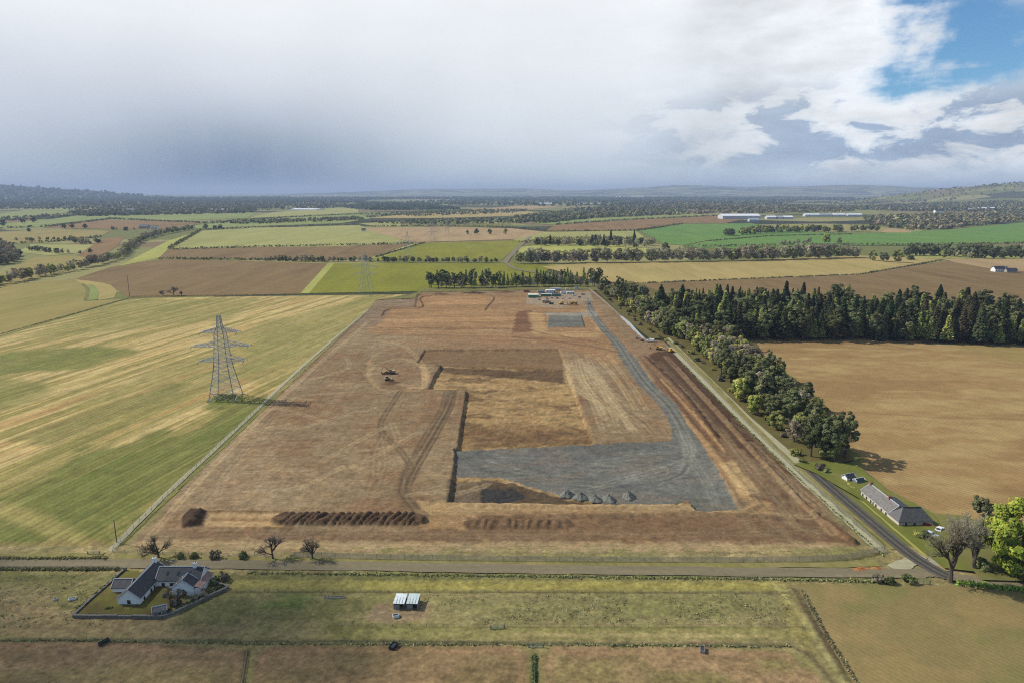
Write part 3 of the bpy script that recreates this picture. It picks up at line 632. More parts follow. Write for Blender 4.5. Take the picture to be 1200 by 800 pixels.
# ---- foreground pasture and paddocks, both sides of the country road
def make_foreground():
    xs = np.arange(-215, 215, 0.6); ys = geo_rows(118, 207.5, 0.45, 0.6); X, Y = np.meshgrid(xs, ys)
    n_a = fbm(X/12, Y/12, 71, 5); n_b = fbm(X/2.4, Y/2.4, 72, 4); n_c = fbm(X/34, Y/20, 73, 4); n_d = vn(X/.9, Y/.9, 74)
    stx = fbm(X/28, Y/1.1, 75, 3)
    C = np.ones(X.shape+(3,))*np.array(S(134, 120, 74)); C = mixc(C, S(158, 136, 92), sst(n_a, .5, .66)*.7); C = mixc(C, S(114, 110, 56), sst(n_c, .5, .64)*.6)
    def P(pts, f=1.0, amp=2.5): return sst(sd_poly(GP(pts), X, Y)+(n_b-.5)*amp+(n_a-.5)*amp, -f, f)
    def blot(pts, col, k=1.0, f=1.2, amp=3.0):
        nonlocal C
        C = mixc(C, col, P(pts, f, amp)*k)
    blot([(-100, 672), (1090, 672), (1090, 680), (-100, 682)], S(96, 100, 50), .7)                # verge below the road
    blot([(265, 680), (925, 681), (920, 694), (270, 693)], S(136, 126, 56), .8, .6, 1.0)         # yellow-green strip
    blot([(430, 683), (900, 684), (900, 691), (430, 690)], S(148, 134, 56), .5, .6, 1.5)
    blot([(0, 672), (135, 672), (88, 722), (0, 700)], S(104, 104, 52), .7); blot([(0, 685), (60, 690), (70, 716), (0, 730)], S(146, 126, 84), .6)
    blot([(0, 705), (120, 722), (300, 728), (270, 746), (0, 745)], S(140, 116, 78), .7, 1.5, 4)
    blot([(270, 693), (400, 694), (400, 730), (270, 725)], S(110, 112, 56), .6, 2, 5); blot([(318, 695), (362, 700), (355, 716), (310, 712)], S(92, 112, 44), .7, 2, 4)
    blot([(240, 690), (300, 700), (280, 735), (205, 735)], S(104, 108, 54), .6, 2, 5)
    blot([(500, 695), (930, 695), (940, 732), (500, 732)], S(128, 118, 74), .55, 1.5, 3); blot([(700, 696), (910, 694), (915, 720), (720, 722)], S(116, 118, 58), .45, 3, 8)
    blot([(520, 705), (700, 704), (900, 722), (600, 730)], S(112, 112, 58), .5, 3, 8)
    blot([(380, 733), (940, 734), (955, 750), (380, 749)], S(128, 120, 62), .6, .8, 2); blot([(600, 742), (900, 744), (900, 747), (600, 746)], S(170, 150, 100), .6, .5, 1)
    blot([(300, 735), (960, 735), (960, 738), (300, 737)], S(112, 108, 54), .6, .4, .8)
    blot([(438, 706), (500, 708), (502, 724), (470, 730), (432, 726)], S(140, 114, 88), .8, .8, 2.5)  # trodden earth round the shelters
    blot([(450, 752), (470, 750), (474, 768), (446, 768)], S(112, 86, 66), .7, .8, 2); blot([(812, 752), (834, 752), (834, 768), (812, 768)], S(128, 98, 74), .7, .8, 2)
    # paddocks at the bottom edge, grazed short and tan
    for pts, c1, c2 in (([(-150, 752), (120, 750), (292, 762), (284, 830), (-300, 830)], S(122, 98, 70), S(118, 100, 66)),
                        ([(300, 764), (320, 756), (600, 757), (620, 768), (620, 830), (286, 830)], S(132, 104, 72), S(122, 100, 66)),
                        ([(634, 770), (650, 757), (800, 760), (920, 762), (955, 790), (985, 830), (632, 830)], S(142, 112, 78), S(124, 108, 64))):
        m = P(pts, .8, 1.5); tone = np.array(c1)[None, None]*(1-sst(n_c, .46, .6))[..., None]+np.array(c2)[None, None]*sst(n_c, .46, .6)[..., None]
        C = C*(1-m[..., None]*.9)+tone*m[..., None]*.9
        e = np.abs(sd_poly(GP(pts), X, Y)-2.2); C = mixc(C, S(156, 118, 84), np.exp(-(e/1.0)**2)*.35)
    blot([(935, 692), (950, 688), (1000, 800), (985, 800)], S(84, 74, 52), .75, .6, 2)
    blot([(905, 690), (930, 700), (970, 790), (945, 775), (915, 720)], S(128, 116, 58), .6, 1.0, 3)
    # paths, wheel marks and dark ditch / fence-foot lines
    def line(pts, col, w, k=.8):
        nonlocal C
        d = ld_line(spline(GP(pts), 6), X, Y)[0]; C = mixc(C, col, np.exp(-(d/w)**2)*k*(.6+.8*n_b))
    line([(5, 750), (120, 750), (280, 752), (440, 752), (700, 755), (920, 757)], S(70, 76, 44), .7); line([(290, 764), (284, 800), (280, 826)], S(76, 76, 46), .7); line([(626, 768), (626, 830)], S(60, 72, 38), .8, .9)
    line([(925, 757), (950, 770), (975, 800), (990, 826)], S(92, 80, 58), .8); line([(930, 690), (960, 740), (1003, 800), (1016, 826)], S(82, 68, 48), .9)
    line([(905, 682), (930, 712), (962, 760), (995, 812)], S(160, 148, 88), .5, .7); line([(912, 682), (940, 720), (972, 770), (1000, 812)], S(160, 148, 88), .5, .6)
    line([(262, 694), (600, 694), (925, 695)], S(92, 84, 48), .5); line([(0, 700), (40, 706), (75, 690), (130, 672)], S(150, 128, 90), .7, .5)
    line([(20, 726), (60, 712), (100, 725), (160, 740)], S(160, 138, 96), .6, .5); line([(120, 770), (105, 790), (98, 812)], S(146, 122, 86), .6, .6)
    line([(300, 700), (330, 704), (300, 690)], S(160, 136, 94), .5, .5)
    for k in range(520):                                                                       # rush tussocks
        rr = random.Random(900+k); x, y = G(rr.uniform(500, 925) if k % 3 else rr.uniform(20, 500), rr.uniform(697, 731))
        d2 = ((X-x)/rr.uniform(.5, 1.1))**2+((Y-y)/rr.uniform(.4, .8))**2 if False else None
    C *= (.70+.42*n_b+.22*n_d+.20*(stx-.5)+.20*(np.random.default_rng(8).random(X.shape)-.5))[..., None]
    C = desat(C, .14)*1.2; C[..., 1] *= .97
    C *= (1+.16*np.clip((fbm(X/1.8, Y/1.5, 76, 3)-.5)*3, -1, 1)+.10*np.clip((fbm(X/5, Y/4, 77, 3)-.5)*3, -1, 1))[..., None]
    # right half: bare sown field beside the lane
    RF = GP([(937, 686), (1100, 688), (1330, 690), (1500, 830), (1018, 830), (1004, 800), (965, 735)]); sr = sd_poly(RF, X, Y)
    D = np.ones(X.shape+(3,))*np.array(S(140, 122, 86)); D = mixc(D, S(154, 128, 92), sst(n_a, .46, .62)*.7); D = mixc(D, S(128, 120, 78), sst(n_c, .46, .6)*.7)
    D *= (.94+.12*n_b)[..., None]
    Z = 0.05+.30*n_b+.08*n_d
    Z = Z*(1-.9*sst(sr, -5, -.2))
    msk = np.ones(X.shape, bool)
    a = surface('pasture', X, Y, Z, C, msk & (sr < 0.01), M_GRASS); tag(a, 'rough tussocky pasture and tan paddocks in the foreground', 'pasture', kind='structure')
    b = surface('field', X, Y, 0.022+.03*n_b+.16*sst(sr, -1, 3), D, msk & (sr > -4.0), M_SEED); tag(b, 'bare sown field in the bottom right corner beside the lane', 'field', kind='structure')
make_foreground()

# ------------------------------------------------------------------ other fields, from near to far
ZF = [0.06]; FLIFT = {}
def field(pts, mat, label, step=None, name='field'):
    P = GP(pts); ZF[0] += 0.012; r = np.hypot(P[:, 0], P[:, 1]).mean(); z0 = ZF[0]+r*1.2e-4+(.36 if r < 300 and name == 'field' else 0)
    bm = bmesh.new(); vs = [bm.verts.new((x, y, 0)) for x, y in P]; bm.faces.new(vs)
    if r > 2000:
        bmesh.ops.triangulate(bm, faces=bm.faces)
        for _ in range(4): bmesh.ops.subdivide_edges(bm, edges=[e for e in bm.edges if e.calc_length() > 160], cuts=1)
    bmesh.ops.recalc_face_normals(bm, faces=bm.faces)
    co = np.array([v.co[:] for v in bm.verts]); zz = terr(co[:, 0], co[:, 1])
    for v, z in zip(bm.verts, zz): v.co.z = z+z0
    for f in bm.faces:
        if f.normal.z < 0: f.normal_flip()
    me = bpy.data.meshes.new(name); bm.to_mesh(me); bm.free(); me.materials.append(mat)
    return tag(link(name, me), label, 'field', kind='structure')
FM = {
 'olive': field_mat('olive_pasture', [S(138, 122, 76), S(156, 138, 88), S(132, 124, 70)], 80, 4, .012),
 'tan': field_mat('tan_stubble', [S(160, 138, 92), S(176, 152, 104), S(150, 136, 84)], 78, 6, .012),
 'brown': field_mat('ploughed_brown', [S(108, 86, 60), S(134, 108, 78), S(120, 96, 68)], 75, 8, .02, lines=(14, .10)),
 'brown2': field_mat('ploughed_red_brown', [S(122, 92, 66), S(144, 112, 80), S(114, 88, 64)], 85, 8, .02),
 'pink': field_mat('dry_pink_soil', [S(160, 130, 102), S(176, 146, 114), S(150, 122, 98)], 85, 8, .012),
 'lime': field_mat('bright_grass', [S(116, 120, 34), S(132, 134, 44), S(140, 140, 54)], 80, 5, .014, lines=(20, .08)),
 'vivid': field_mat('winter_wheat', [S(92, 128, 62), S(106, 142, 70), S(98, 134, 64)], 80, 5, .01, lines=(24, .05)),
 'pale': field_mat('pale_grass', [S(150, 152, 90), S(164, 164, 102), S(142, 146, 84)], 84, 5, .008),
 'green': field_mat('mid_grass', [S(122, 138, 78), S(138, 150, 88), S(150, 156, 96)], 84, 5, .008),
 'yellow': field_mat('yellow_grass', [S(160, 156, 86), S(172, 166, 96), S(150, 148, 74)], 82, 5, .01),
 'rough': field_mat('rough_scrub', [S(104, 102, 60), S(128, 120, 76), S(92, 92, 54)], 60, 2, .03),
 'track': field_mat('pale_track', [S(176, 160, 132), S(190, 174, 146)], 0, 1, .05),
}
field([(-120, 360), (0, 335), (60, 329), (88, 327), (98, 334), (104, 345), (98, 353), (144, 351), (0, 394), (-120, 434)], FM['olive'], 'olive brown field at the left edge below the hedge')
field([(88, 327), (130, 313), (190, 304), (280, 306), (384, 309), (352, 345), (150, 349), (138, 341), (128, 333)], FM['brown'], 'ploughed brown field behind the striped field')
field([(88, 328), (112, 329), (132, 335), (137, 342), (134, 349), (116, 352), (108, 343), (98, 334)], FM['tan'], 'small curved tan headland beside the ploughed field')
field([(384, 309), (600, 309), (650, 311), (640, 318), (600, 336), (590, 340), (352, 344)], FM['lime'], 'bright green field around the second pylon')
field([(352, 344), (384, 309), (392, 309), (362, 344)], FM['yellow'], 'pale grass strip along the bright green field')
field([(186, 303), (196, 293), (300, 290), (400, 289), (484, 286), (440, 302), (384, 306), (280, 304)], FM['brown'], 'far brown strip behind the long hedge')
field([(440, 302), (498, 285), (614, 282), (588, 305), (430, 306)], FM['lime'], 'green field behind the long hedge beside the side road')
field([(432, 303), (484, 286), (498, 285), (446, 302)], FM['yellow'], 'pale strip along the upper green field')
field([(140, 312), (196, 283), (236, 270), (205, 286), (196, 293), (186, 303)], FM['yellow'], 'yellow green grass strip beside the diagonal hedge')
field([(198, 292), (234, 271), (290, 268), (420, 264), (452, 276), (482, 285), (400, 289), (300, 290)], FM['pale'], 'wide pale green field in the middle distance')
field([(424, 268), (520, 266), (600, 268), (640, 272), (614, 280), (498, 284), (484, 285), (452, 276)], FM['pink'], 'dry pinkish field beyond the pylons')
field([(520, 279), (600, 276), (640, 276), (614, 281), (530, 283)], FM['brown2'], 'thin dark brown strip beyond the upper green field')
field([(-120, 345), (0, 322), (40, 302), (100, 300), (112, 304), (84, 316), (0, 338), (-120, 362)], FM['olive'], 'brown olive field inside the left hedges')
field([(20, 296), (36, 287), (112, 287), (100, 296), (60, 300)], FM['pale'], 'small pale paddock between the left hedges')
field([(90, 300), (120, 280), (146, 278), (136, 290), (112, 304)], FM['brown2'], 'small brown field inside the diagonal hedge')
field([(-90, 290), (0, 272), (70, 269), (130, 271), (116, 278), (60, 284), (0, 286), (-90, 300)], FM['olive'], 'olive pasture above the left hedges')
field([(50, 267), (80, 262), (130, 258), (200, 260), (236, 262), (214, 268), (130, 269)], FM['brown2'], 'dark brown field by the distant farmstead')
field([(-80, 272), (0, 263), (60, 257), (100, 252), (240, 250), (300, 249), (290, 256), (200, 259), (130, 257), (80, 261), (50, 266), (0, 268)], FM['green'], 'light green field beyond the distant farmstead')
field([(-60, 262), (0, 251), (30, 246), (80, 245), (82, 249), (40, 254), (0, 258)], FM['green'], 'far pale green field at the left edge')
field([(200, 268), (300, 257), (420, 251), (436, 256), (400, 262), (290, 266), (240, 268)], FM['green'], 'long green field below the white polytunnels')
field([(290, 256), (320, 249), (400, 243), (420, 246), (420, 250), (340, 254)], FM['pale'], 'far pale field around the white polytunnels')
for k, (pts, mm, lb) in enumerate([
  ([(420, 262), (520, 258), (600, 258), (600, 262), (440, 266)], 'pale', 'thin pale green strip right of the wide pale field'),
  ([(430, 256), (500, 249), (620, 248), (640, 252), (520, 256)], 'tan', 'far tan strip in the middle distance'),
  ([(460, 262), (540, 261), (600, 263), (600, 266), (500, 266)], 'rough', 'rough grazing strip beyond the pink field'),
  ([(540, 246), (620, 241), (660, 243), (600, 247)], 'pink', 'far pinkish field below the dark forest'),
  ([(600, 252), (700, 247), (720, 250), (640, 255)], 'green', 'far green strip under the scattered trees')]):
    field(pts, FM[mm], lb)
# right-hand side
field([(634, 313), (700, 308), (860, 306), (950, 302), (1010, 300), (1060, 302), (1104, 304), (1010, 322), (860, 328), (742, 333), (700, 330)], FM['tan'], 'tan field between the bare tree row and the plantation')
field([(738, 333), (860, 328), (1010, 321), (1110, 306), (1160, 315), (1330, 330), (1330, 352), (1000, 352), (760, 352)], FM['brown'], 'ploughed brown field behind the dark plantation')
field([(1104, 304), (1200, 304), (1330, 306), (1330, 330), (1160, 315), (1120, 308)], FM['pink'], 'pale bare ground by the white house at right')
field([(1060, 302), (1080, 296), (1200, 299), (1330, 302), (1330, 306), (1200, 304), (1104, 304)], FM['pale'], 'grass bank below the dark hedge at right')
field([(606, 290), (640, 287), (720, 288), (770, 292), (790, 297), (760, 302), (610, 300)], FM['yellow'], 'yellow green field behind the bare tree row')
field([(750, 271), (800, 263), (880, 262), (906, 267), (960, 273), (1000, 274), (905, 276), (830, 282), (800, 288), (778, 286)], FM['vivid'], 'vivid green wheat field left of the small wood')
field([(830, 283), (905, 277), (1000, 275), (1060, 272), (1110, 270), (1200, 261), (1340, 256), (1340, 290), (1200, 285), (1060, 288), (960, 288), (860, 292), (800, 290)], FM['vivid'], 'vivid green wheat field sweeping to the right edge')
field([(650, 264), (740, 258), (850, 253), (872, 257), (850, 262), (800, 262), (745, 270), (640, 271)], FM['brown2'], 'red brown strip below the distant sheds')
field([(622, 262), (700, 256), (800, 251), (830, 253), (740, 258), (650, 264)], FM['green'], 'light green strip above the red brown field')
field([(600, 282), (640, 272), (745, 271), (755, 278), (720, 287), (640, 287)], FM['pale'], 'rough pale pasture around the mixed thicket')
field([(1030, 273), (1040, 268), (1060, 269), (1070, 273)], FM['pink'], 'small bare patch at the edge of the long wood')
field([(790, 246), (900, 243), (960, 247), (900, 250), (800, 250)], FM['tan'], 'far tan field above the distant sheds')
field([(930, 249), (960, 243), (1000, 242), (1010, 246), (960, 250)], FM['green'], 'far green paddock above the distant warehouse')
field([(1000, 256), (1040, 251), (1080, 251), (1070, 256)], FM['pale'], 'pale paddock in front of the white mansion')
# cottage garden and verges
field([(928, 545), (962, 542), (1004, 546), (1040, 576), (1094, 604), (1104, 622), (1125, 640), (1140, 672), (1106, 668), (1066, 636), (1010, 588), (955, 556)], field_mat('lawn', [S(100, 112, 50), S(114, 120, 58), S(130, 124, 76)], 30, 2, .12), 'green cottage lawn beside the lane')
field([(1094, 604), (1125, 606), (1210, 630), (1330, 640), (1330, 688), (1150, 682), (1120, 650), (1106, 624)], FM['rough'], 'rough grass under the large trees beside the cottage')

field([(694, 336), (740, 330), (800, 352), (1000, 352), (1330, 352), (1330, 402), (1200, 400), (1060, 395), (930, 392), (880, 394), (900, 424), (942, 452), (980, 488), (1000, 540), (952, 552), (880, 490), (800, 412), (784, 396), (762, 398), (730, 372)], field_mat('forest_floor', [S(92, 84, 52), S(110, 98, 62), S(84, 86, 48)], 40, 1.5, .1), 'brown and green leaf litter under the belt and plantation')
field([(440, 352), (484, 345), (500, 338), (700, 331), (704, 341), (640, 340), (494, 343), (487, 350)], FM['rough'], 'rough ground under the row of trees behind the cabins')
# ------------------------------------------------------------------ roads
def ribbon(name, pts, wl, wr, z, mat, label, n=8, cat='road', noise=0.0):
    P = spline(GP(pts) if len(pts[0]) == 2 else pts, n); V = []; F = []
    for i, p in enumerate(P):
        a = P[max(0, i-1)]; b = P[min(len(P)-1, i+1)]; d = (b-a)/np.hypot(*(b-a)); nrm = np.array([d[1], -d[0]])
        rr = random.Random(i*7+len(pts)); j = noise*(rr.random()-.5); k = noise*(rr.random()-.5)
        for q in (-wl-j, wr+k): V.append((p[0]+nrm[0]*q, p[1]+nrm[1]*q, z))
        if i: b0 = 2*i; F.append((b0-2, b0-1, b0+1, b0))
    return tag(link(name, mesh_np(name, V, F, [mat])), label, cat, kind='structure')
def road_mat(name, col, wear):
    m, t, p = mat_base(name)
    ge = t.new('ShaderNodeNewGeometry'); pos = ge.outputs['Position']
    n = t.noise(pos, .6, 6, .65); n2 = t.noise(t.mapping(pos, sc=(.03, .5, 1)), 1.0, 4, .6)
    c = t.ramp(t.math('ADD', t.math('MULTIPLY', n, .55), t.math('MULTIPLY', n2, .45)), [(.3, tuple(x*.75 for x in col)), (.55, col), (.75, wear)])
    t.lk(c, p.inputs['Base Color']); p.inputs['Roughness'].default_value = .9; p.inputs['Specular IOR Level'].default_value = .2
    return m
M_OLD = road_mat('worn_road', S(134, 120, 102), S(156, 138, 114)); M_TAR = road_mat('tarmac', S(100, 93, 90), S(120, 110, 104)); M_TARD = road_mat('tarmac_wheel_line', S(74, 69, 70), S(86, 80, 80))
M_CONC = road_mat('pale_lane', S(178, 168, 148), S(196, 184, 162)); M_VERGE = field_mat('verge', [S(118, 112, 66), S(140, 128, 84), S(158, 140, 102)], 60, 2, .2); M_DIRT = field_mat('dirt_verge', [S(150, 128, 96), S(168, 146, 112), S(132, 118, 80)], 90, 4, .15)
ribbon('road', [(-160, 661), (0, 661), (130, 661), (260, 662), (400, 664), (600, 667), (800, 670), (960, 672), (1080, 673)], 2.6, 2.6, .46, M_OLD, 'worn grey country road crossing in front of the site', noise=.5)
ribbon('lane', [(1075, 672), (1095, 672), (1130, 679), (1200, 687), (1330, 700)], 2.4, 2.4, .45, M_OLD, 'brown grey lane running off right under the big trees', noise=.4)
LANE = [(1106, 672), (1088, 662), (1060, 638), (1030, 611), (1000, 587), (970, 569), (943, 560)]
LANE = [(1112, 677), (1092, 667), (1063, 648), (1021, 613), (980, 578), (944, 546)]
ribbon('lane', LANE, 2.7, 2.7, .50, M_TAR, 'dark tarmac lane past the cottage'); ribbon('wheel_line', LANE, -.55, 1.55, .514, M_TARD, 'darker wheel line along the tarmac lane, nearer the cottage', cat='wheel line'); ribbon('wheel_line', LANE, 1.55, -.55, .514, M_TARD, 'darker wheel line along the tarmac lane, nearer the site', cat='wheel line')
ribbon('lane', [(944, 548), (920, 526), (880, 487), (840, 447), (800, 409), (784, 396)], 2.5, 2.5, .40, M_CONC, 'pale narrow lane running up beside the tree belt', noise=.4)
ribbon('verge', [(1050, 644), (1000, 601), (950, 560), (900, 516), (850, 466), (800, 416), (780, 397)], 2.0, 2.4, .34, M_VERGE, 'green strip of grass between lane and site fence', cat='verge', noise=.7)
ribbon('verge', [(1034, 648), (985, 604), (935, 558), (885, 508), (835, 458), (785, 407)], 1.5, 1.6, .33, M_CONC, 'pale stony strip along the foot of the right site fence', cat='verge', noise=.8)
ribbon('verge', [(1084, 652), (1038, 612), (998, 577), (962, 550)], 0.5, 0.8, .38, FM['yellow'], 'yellow grass edge between the lane and the cottage lawn', cat='verge', noise=.4)
ribbon('verge', [(128, 646), (200, 574), (280, 500), (360, 424), (432, 363)], .9, 1.2, .30, M_CONC, 'pale stony strip along the left site fence', cat='verge', noise=.5)
ribbon('verge', [(-160, 651), (0, 652), (120, 651)], 1.5, 2.2, .42, M_VERGE, 'grass verge between the road and the striped field', cat='verge', noise=.6)
ribbon('verge', [(135, 654), (300, 657), (600, 660), (850, 663), (1030, 662)], 1.6, 1.5, .42, M_VERGE, 'grass verge between the road and the front site fence', cat='verge', noise=.8)
ribbon('lane', [(1048, 668), (1080, 656), (1095, 664)], 2.8, 2.0, .44, M_CONC, 'pale gravel bellmouth where the lane meets the road', noise=.8)
ribbon('drive', [(1104, 668), (1112, 650), (1118, 636), (1106, 622), (1092, 620)], 1.6, 1.6, .43, M_DIRT, 'dirt drive curving up to the cottage yard', noise=.6)
ribbon('track', [(592, 308), (598, 300), (612, 286), (622, 278)], 5, 5, .9, M_OLD, 'grey side road running up between the far green fields', cat='track'); ribbon('track', [(592, 308), (606, 316), (640, 322), (690, 332)], 4, 4, .8, M_OLD, 'access road from the side road to the cabins', cat='track')
ribbon('track', [(104, 334), (110, 342), (108, 352)], 5, 5, .4, FM['green'], 'green track curving beside the small headland', cat='track'); ribbon('track', [(97, 333), (103, 340), (101, 351)], 2, 2, .42, FM['rough'], 'dark rut beside the curving green track', cat='track')
# ------------------------------------------------------------------ vegetation
def quads(c, u, v):
    """centres (n,3) and half-axes (n,3) -> V, F"""
    V = np.stack([c-u-v, c+u-v, c+u+v, c-u+v], 1).reshape(-1, 3)
    return V, np.arange(len(V)).reshape(-1, 4)
def rand_dirs(rng, n):
    d = rng.normal(size=(n, 3)); return d/np.linalg.norm(d, axis=1)[:, None]
def leaves(rng, c, size, col, flat=0.0, ratio=.7, out=None):
    n = len(c); u = rand_dirs(rng, n); w = rand_dirs(rng, n); u[:, 2] *= (1-flat)
    if out is not None:                                   # leaf sprays face outwards from their clump
        nn = out+rand_dirs(rng, n)*.55; u = np.cross(nn, u); w = nn
    u /= np.linalg.norm(u, axis=1)[:, None]; v = np.cross(u, w); v /= (np.linalg.norm(v, axis=1)[:, None]+1e-9)
    s = np.broadcast_to(size, (n,))[:, None]; V, F = quads(c, u*s, v*s*ratio)
    return V, F, np.repeat(np.asarray(col)*np.ones((n, 3)), 4, 0)
def tube_path(mb, pts, radii, n=5):
    for i in range(len(pts)-1): mb.bar(pts[i], pts[i+1], radii[i], radii[i+1], n)
FOL = 2.25
def varied(rng, n, c, k=.25): return FOL*np.asarray(c)[None]*(1+k*rng.uniform(-1, 1, (n, 1)))*(1+.12*rng.uniform(-1, 1, (n, 3)))

def conifer_mesh(seed, h=24.0, r=4.2, bare=0.12, col=(.040, .058, .024), n=1500, pw=.85, light=None):
    rng = np.random.default_rng(seed); mb = MB(); top = h*rng.uniform(.97, 1.03)
    mb.bar((0, 0, 0), (0, 0, top*.55), .30, .2, 6); mb.bar((0, 0, top*.55), (0, 0, top), .2, .03, 5)
    t = rng.uniform(bare, 1.0, n)**.9; whorl = np.round(t*26)/26; t = whorl+rng.normal(0, .008, n)
    rad = r*(np.clip(1-(t-bare*.4), 0.02, 1))**pw*(.85+.15*np.sin(seed+t*9))
    a = rng.uniform(0, 2*math.pi, n); bias = 1+.25*np.cos(a-seed)+.2*np.cos(3*a+t*20+seed)
    q = np.sqrt(rng.uniform(.05, 1, n)); rr = rad*q*bias
    c = np.stack([np.cos(a)*rr, np.sin(a)*rr, t*top-.25*rr*rng.uniform(.6, 1.4, n)+.15*rr*q], 1)
    out = np.stack([np.cos(a), np.sin(a), -.35+.3*rng.normal(size=n)], 1); out /= np.linalg.norm(out, axis=1)[:, None]
    side = np.stack([-np.sin(a), np.cos(a), .5*rng.normal(size=n)], 1)
    s = rng.uniform(.5, 1.05, n)[:, None]*(.45+.55*(1-t))[:, None]*r/4.2
    V, F = quads(c, out*s*1.15, side*s*.55)
    col_a = varied(rng, n, col, .35)
    if light is not None: m = rng.random(n) < .5; col_a[m] = varied(rng, m.sum(), light, .3)
    return mb.mesh('trunk', BARK), mesh_np('crown', V, F, [LEAF], np.repeat(col_a, 4, 0))

def limbs(rng, h, spread, trunk_h, nl, r0, mb, lean=(0, 0)):
    """tapered trunk that forks into limbs; returns limb tips"""
    tips = []; p = Vector((0, 0, 0)); q = Vector((lean[0]*.5, lean[1]*.5, trunk_h)); mb.bar(p, q, r0, r0*.7, 7)
    ctr = q+Vector((lean[0]*.5, lean[1]*.5, (h-trunk_h)*.55)); mb.bar(q, ctr, r0*.65, r0*.22, 6); tips.append(ctr)
    for i in range(nl):
        a = 2*math.pi*(i+rng.uniform(-.3, .3))/nl*1.0+i*2.4; f = rng.uniform(.2, 1.0); b = q.lerp(ctr, f*.9)
        e = Vector((math.cos(a)*spread*rng.uniform(.45, .95)+lean[0], math.sin(a)*spread*rng.uniform(.45, .95)+lean[1], trunk_h+(h-trunk_h)*rng.uniform(.25, .92)))
        m = b.lerp(e, .5)+Vector((0, 0, -.06*spread)); rr = r0*.35*(1-.4*f)
        mb.bar(b, m, rr, rr*.65, 5); mb.bar(m, e, rr*.65, rr*.18, 4); tips.append(e); tips.append(m)
    return tips
def broad_mesh(seed, h=14.0, spread=5.5, trunk=.22, col=(.08, .095, .03), nclump=34, per=60, leaf=.42, col2=None, clump=.30, r0=.32, bark=None):
    rng = np.random.default_rng(seed); mb = MB(); th = h*trunk
    tips = limbs(rng, h, spread, th, 9, r0*h/14, mb)
    zc, zr = (h+th*.7)/2, (h-th*.7)/2; cs = []
    for i in range(nclump):
        d = rand_dirs(rng, 1)[0]; k = rng.uniform(.45, 1.0)**.5
        prof = 1.0-.25*max(0, d[2]); cs.append((d[0]*spread*k*prof, d[1]*spread*k*prof, zc+d[2]*zr*k))
    cs += [tuple(t) for t in tips]; cs = np.array(cs); C = []; K = []; O = []
    for c in cs:
        n = int(per*rng.uniform(.5, 1.4)); rad = spread*clump*rng.uniform(.6, 1.25)
        d = rand_dirs(rng, n)*(rng.uniform(.2, 1, n)**.4)[:, None]*rad; d[:, 2] *= .75
        C.append(c+d); oc = c-np.array((0, 0, zc*.8)); oc = oc/(np.linalg.norm(oc)+1e-6); O.append(d/(np.linalg.norm(d, axis=1)[:, None]+1e-6)+oc*.7+np.array((0, 0, .25))); tone = col if col2 is None or rng.random() < .6 else col2; K.append(varied(rng, n, np.array(tone)*rng.uniform(.8, 1.2), .25))
    C = np.concatenate(C); K = np.concatenate(K); O = np.concatenate(O); m = C[:, 2] > .3; C = C[m]; K = K[m]; O = O[m]
    V, F, CC = leaves(rng, C, rng.uniform(.6, 1.2, len(C))*leaf, K, out=O)
    return mb.mesh('trunk', bark or BARK), mesh_np('crown', V, F, [LEAF], CC)
def bare_mesh(seed, h=13.0, spread=5.0, depth=5, r0=.3, trunk=.22, col=(.10, .085, .065), twigs=None, twig_w=.05, kids=4, up=.35, buds=None):
    """leafless tree: trunk and limbs, then a crown of fine twigs"""
    rng = random.Random(seed); mb = MB(); tw_c = []; tw_u = []; tw_w = []
    def grow(p, d, l, r, k):
        q = p+d*l; mid = p.lerp(q, .5)+Vector((rng.uniform(-1, 1), rng.uniform(-1, 1), rng.uniform(-.5, .5)))*l*.07
        if k >= depth-1: 
            for a, b in ((p, mid), (mid, q)): tw_c.append((a+b)/2); tw_u.append((b-a)/2); tw_w.append(max(twig_w*(1.0 if k > depth-1 else 1.6), r*.6))
        else: mb.bar(p, mid, r, r*.82, 6 if k < 2 else 4); mb.bar(mid, q, r*.82, r*.62, 6 if k < 2 else 4)
        if k >= depth: return
        n = kids if k else kids+1
        for i in range(n):
            f = rng.uniform(.45, 1.0) if i else 1.0; b = p.lerp(q, f)
            ax = Vector((rng.gauss(0, 1), rng.gauss(0, 1), rng.gauss(0, 1))); ax = (ax-d*ax.dot(d)).normalized()
            ang = rng.uniform(.35, .95) if i else rng.uniform(.05, .35)
            nd = (d*math.cos(ang)+ax*math.sin(ang)+Vector((0, 0, up*.35))).normalized()
            nd = Vector((nd.x*spread/(h*.42), nd.y*spread/(h*.42), nd.z)).normalized()
            grow(b, nd, l*rng.uniform(.58, .82), r*(.62 if i else .72), k+1)
    grow(Vector((0, 0, 0)), Vector((rng.uniform(-.06, .06), rng.uniform(-.06, .06), 1)).normalized(), h*trunk, r0, 0)
    c = np.array(tw_c); u = np.array(tw_u); w = np.array(tw_w); g = np.random.default_rng(seed)
    zmax = c[:, 2].max(); k = h/zmax; 
    s = np.cross(u, rand_dirs(g, len(u))); s /= np.linalg.norm(s, axis=1)[:, None]+1e-9
    V, F = quads(c, u, s*w[:, None]); CC = np.repeat(varied(g, len(c), col, .3), 4, 0)
    if buds is not None:
        m = g.random(len(c)) < buds[0]; bc = c[m]+g.normal(0, .25, (m.sum(), 3)); V2, F2, C2 = leaves(g, bc, g.uniform(.1, .26, len(bc)), varied(g, len(bc), buds[1], .3))
        F = np.concatenate([F, F2+len(V)]); V = np.concatenate([V, V2]); CC = np.concatenate([CC, C2])
    t = mb.mesh('trunk', BARK)
    V = V*k; t.transform(Matrix.Scale(k, 4))
    return t, mesh_np('crown', V, F, [LEAF], CC)

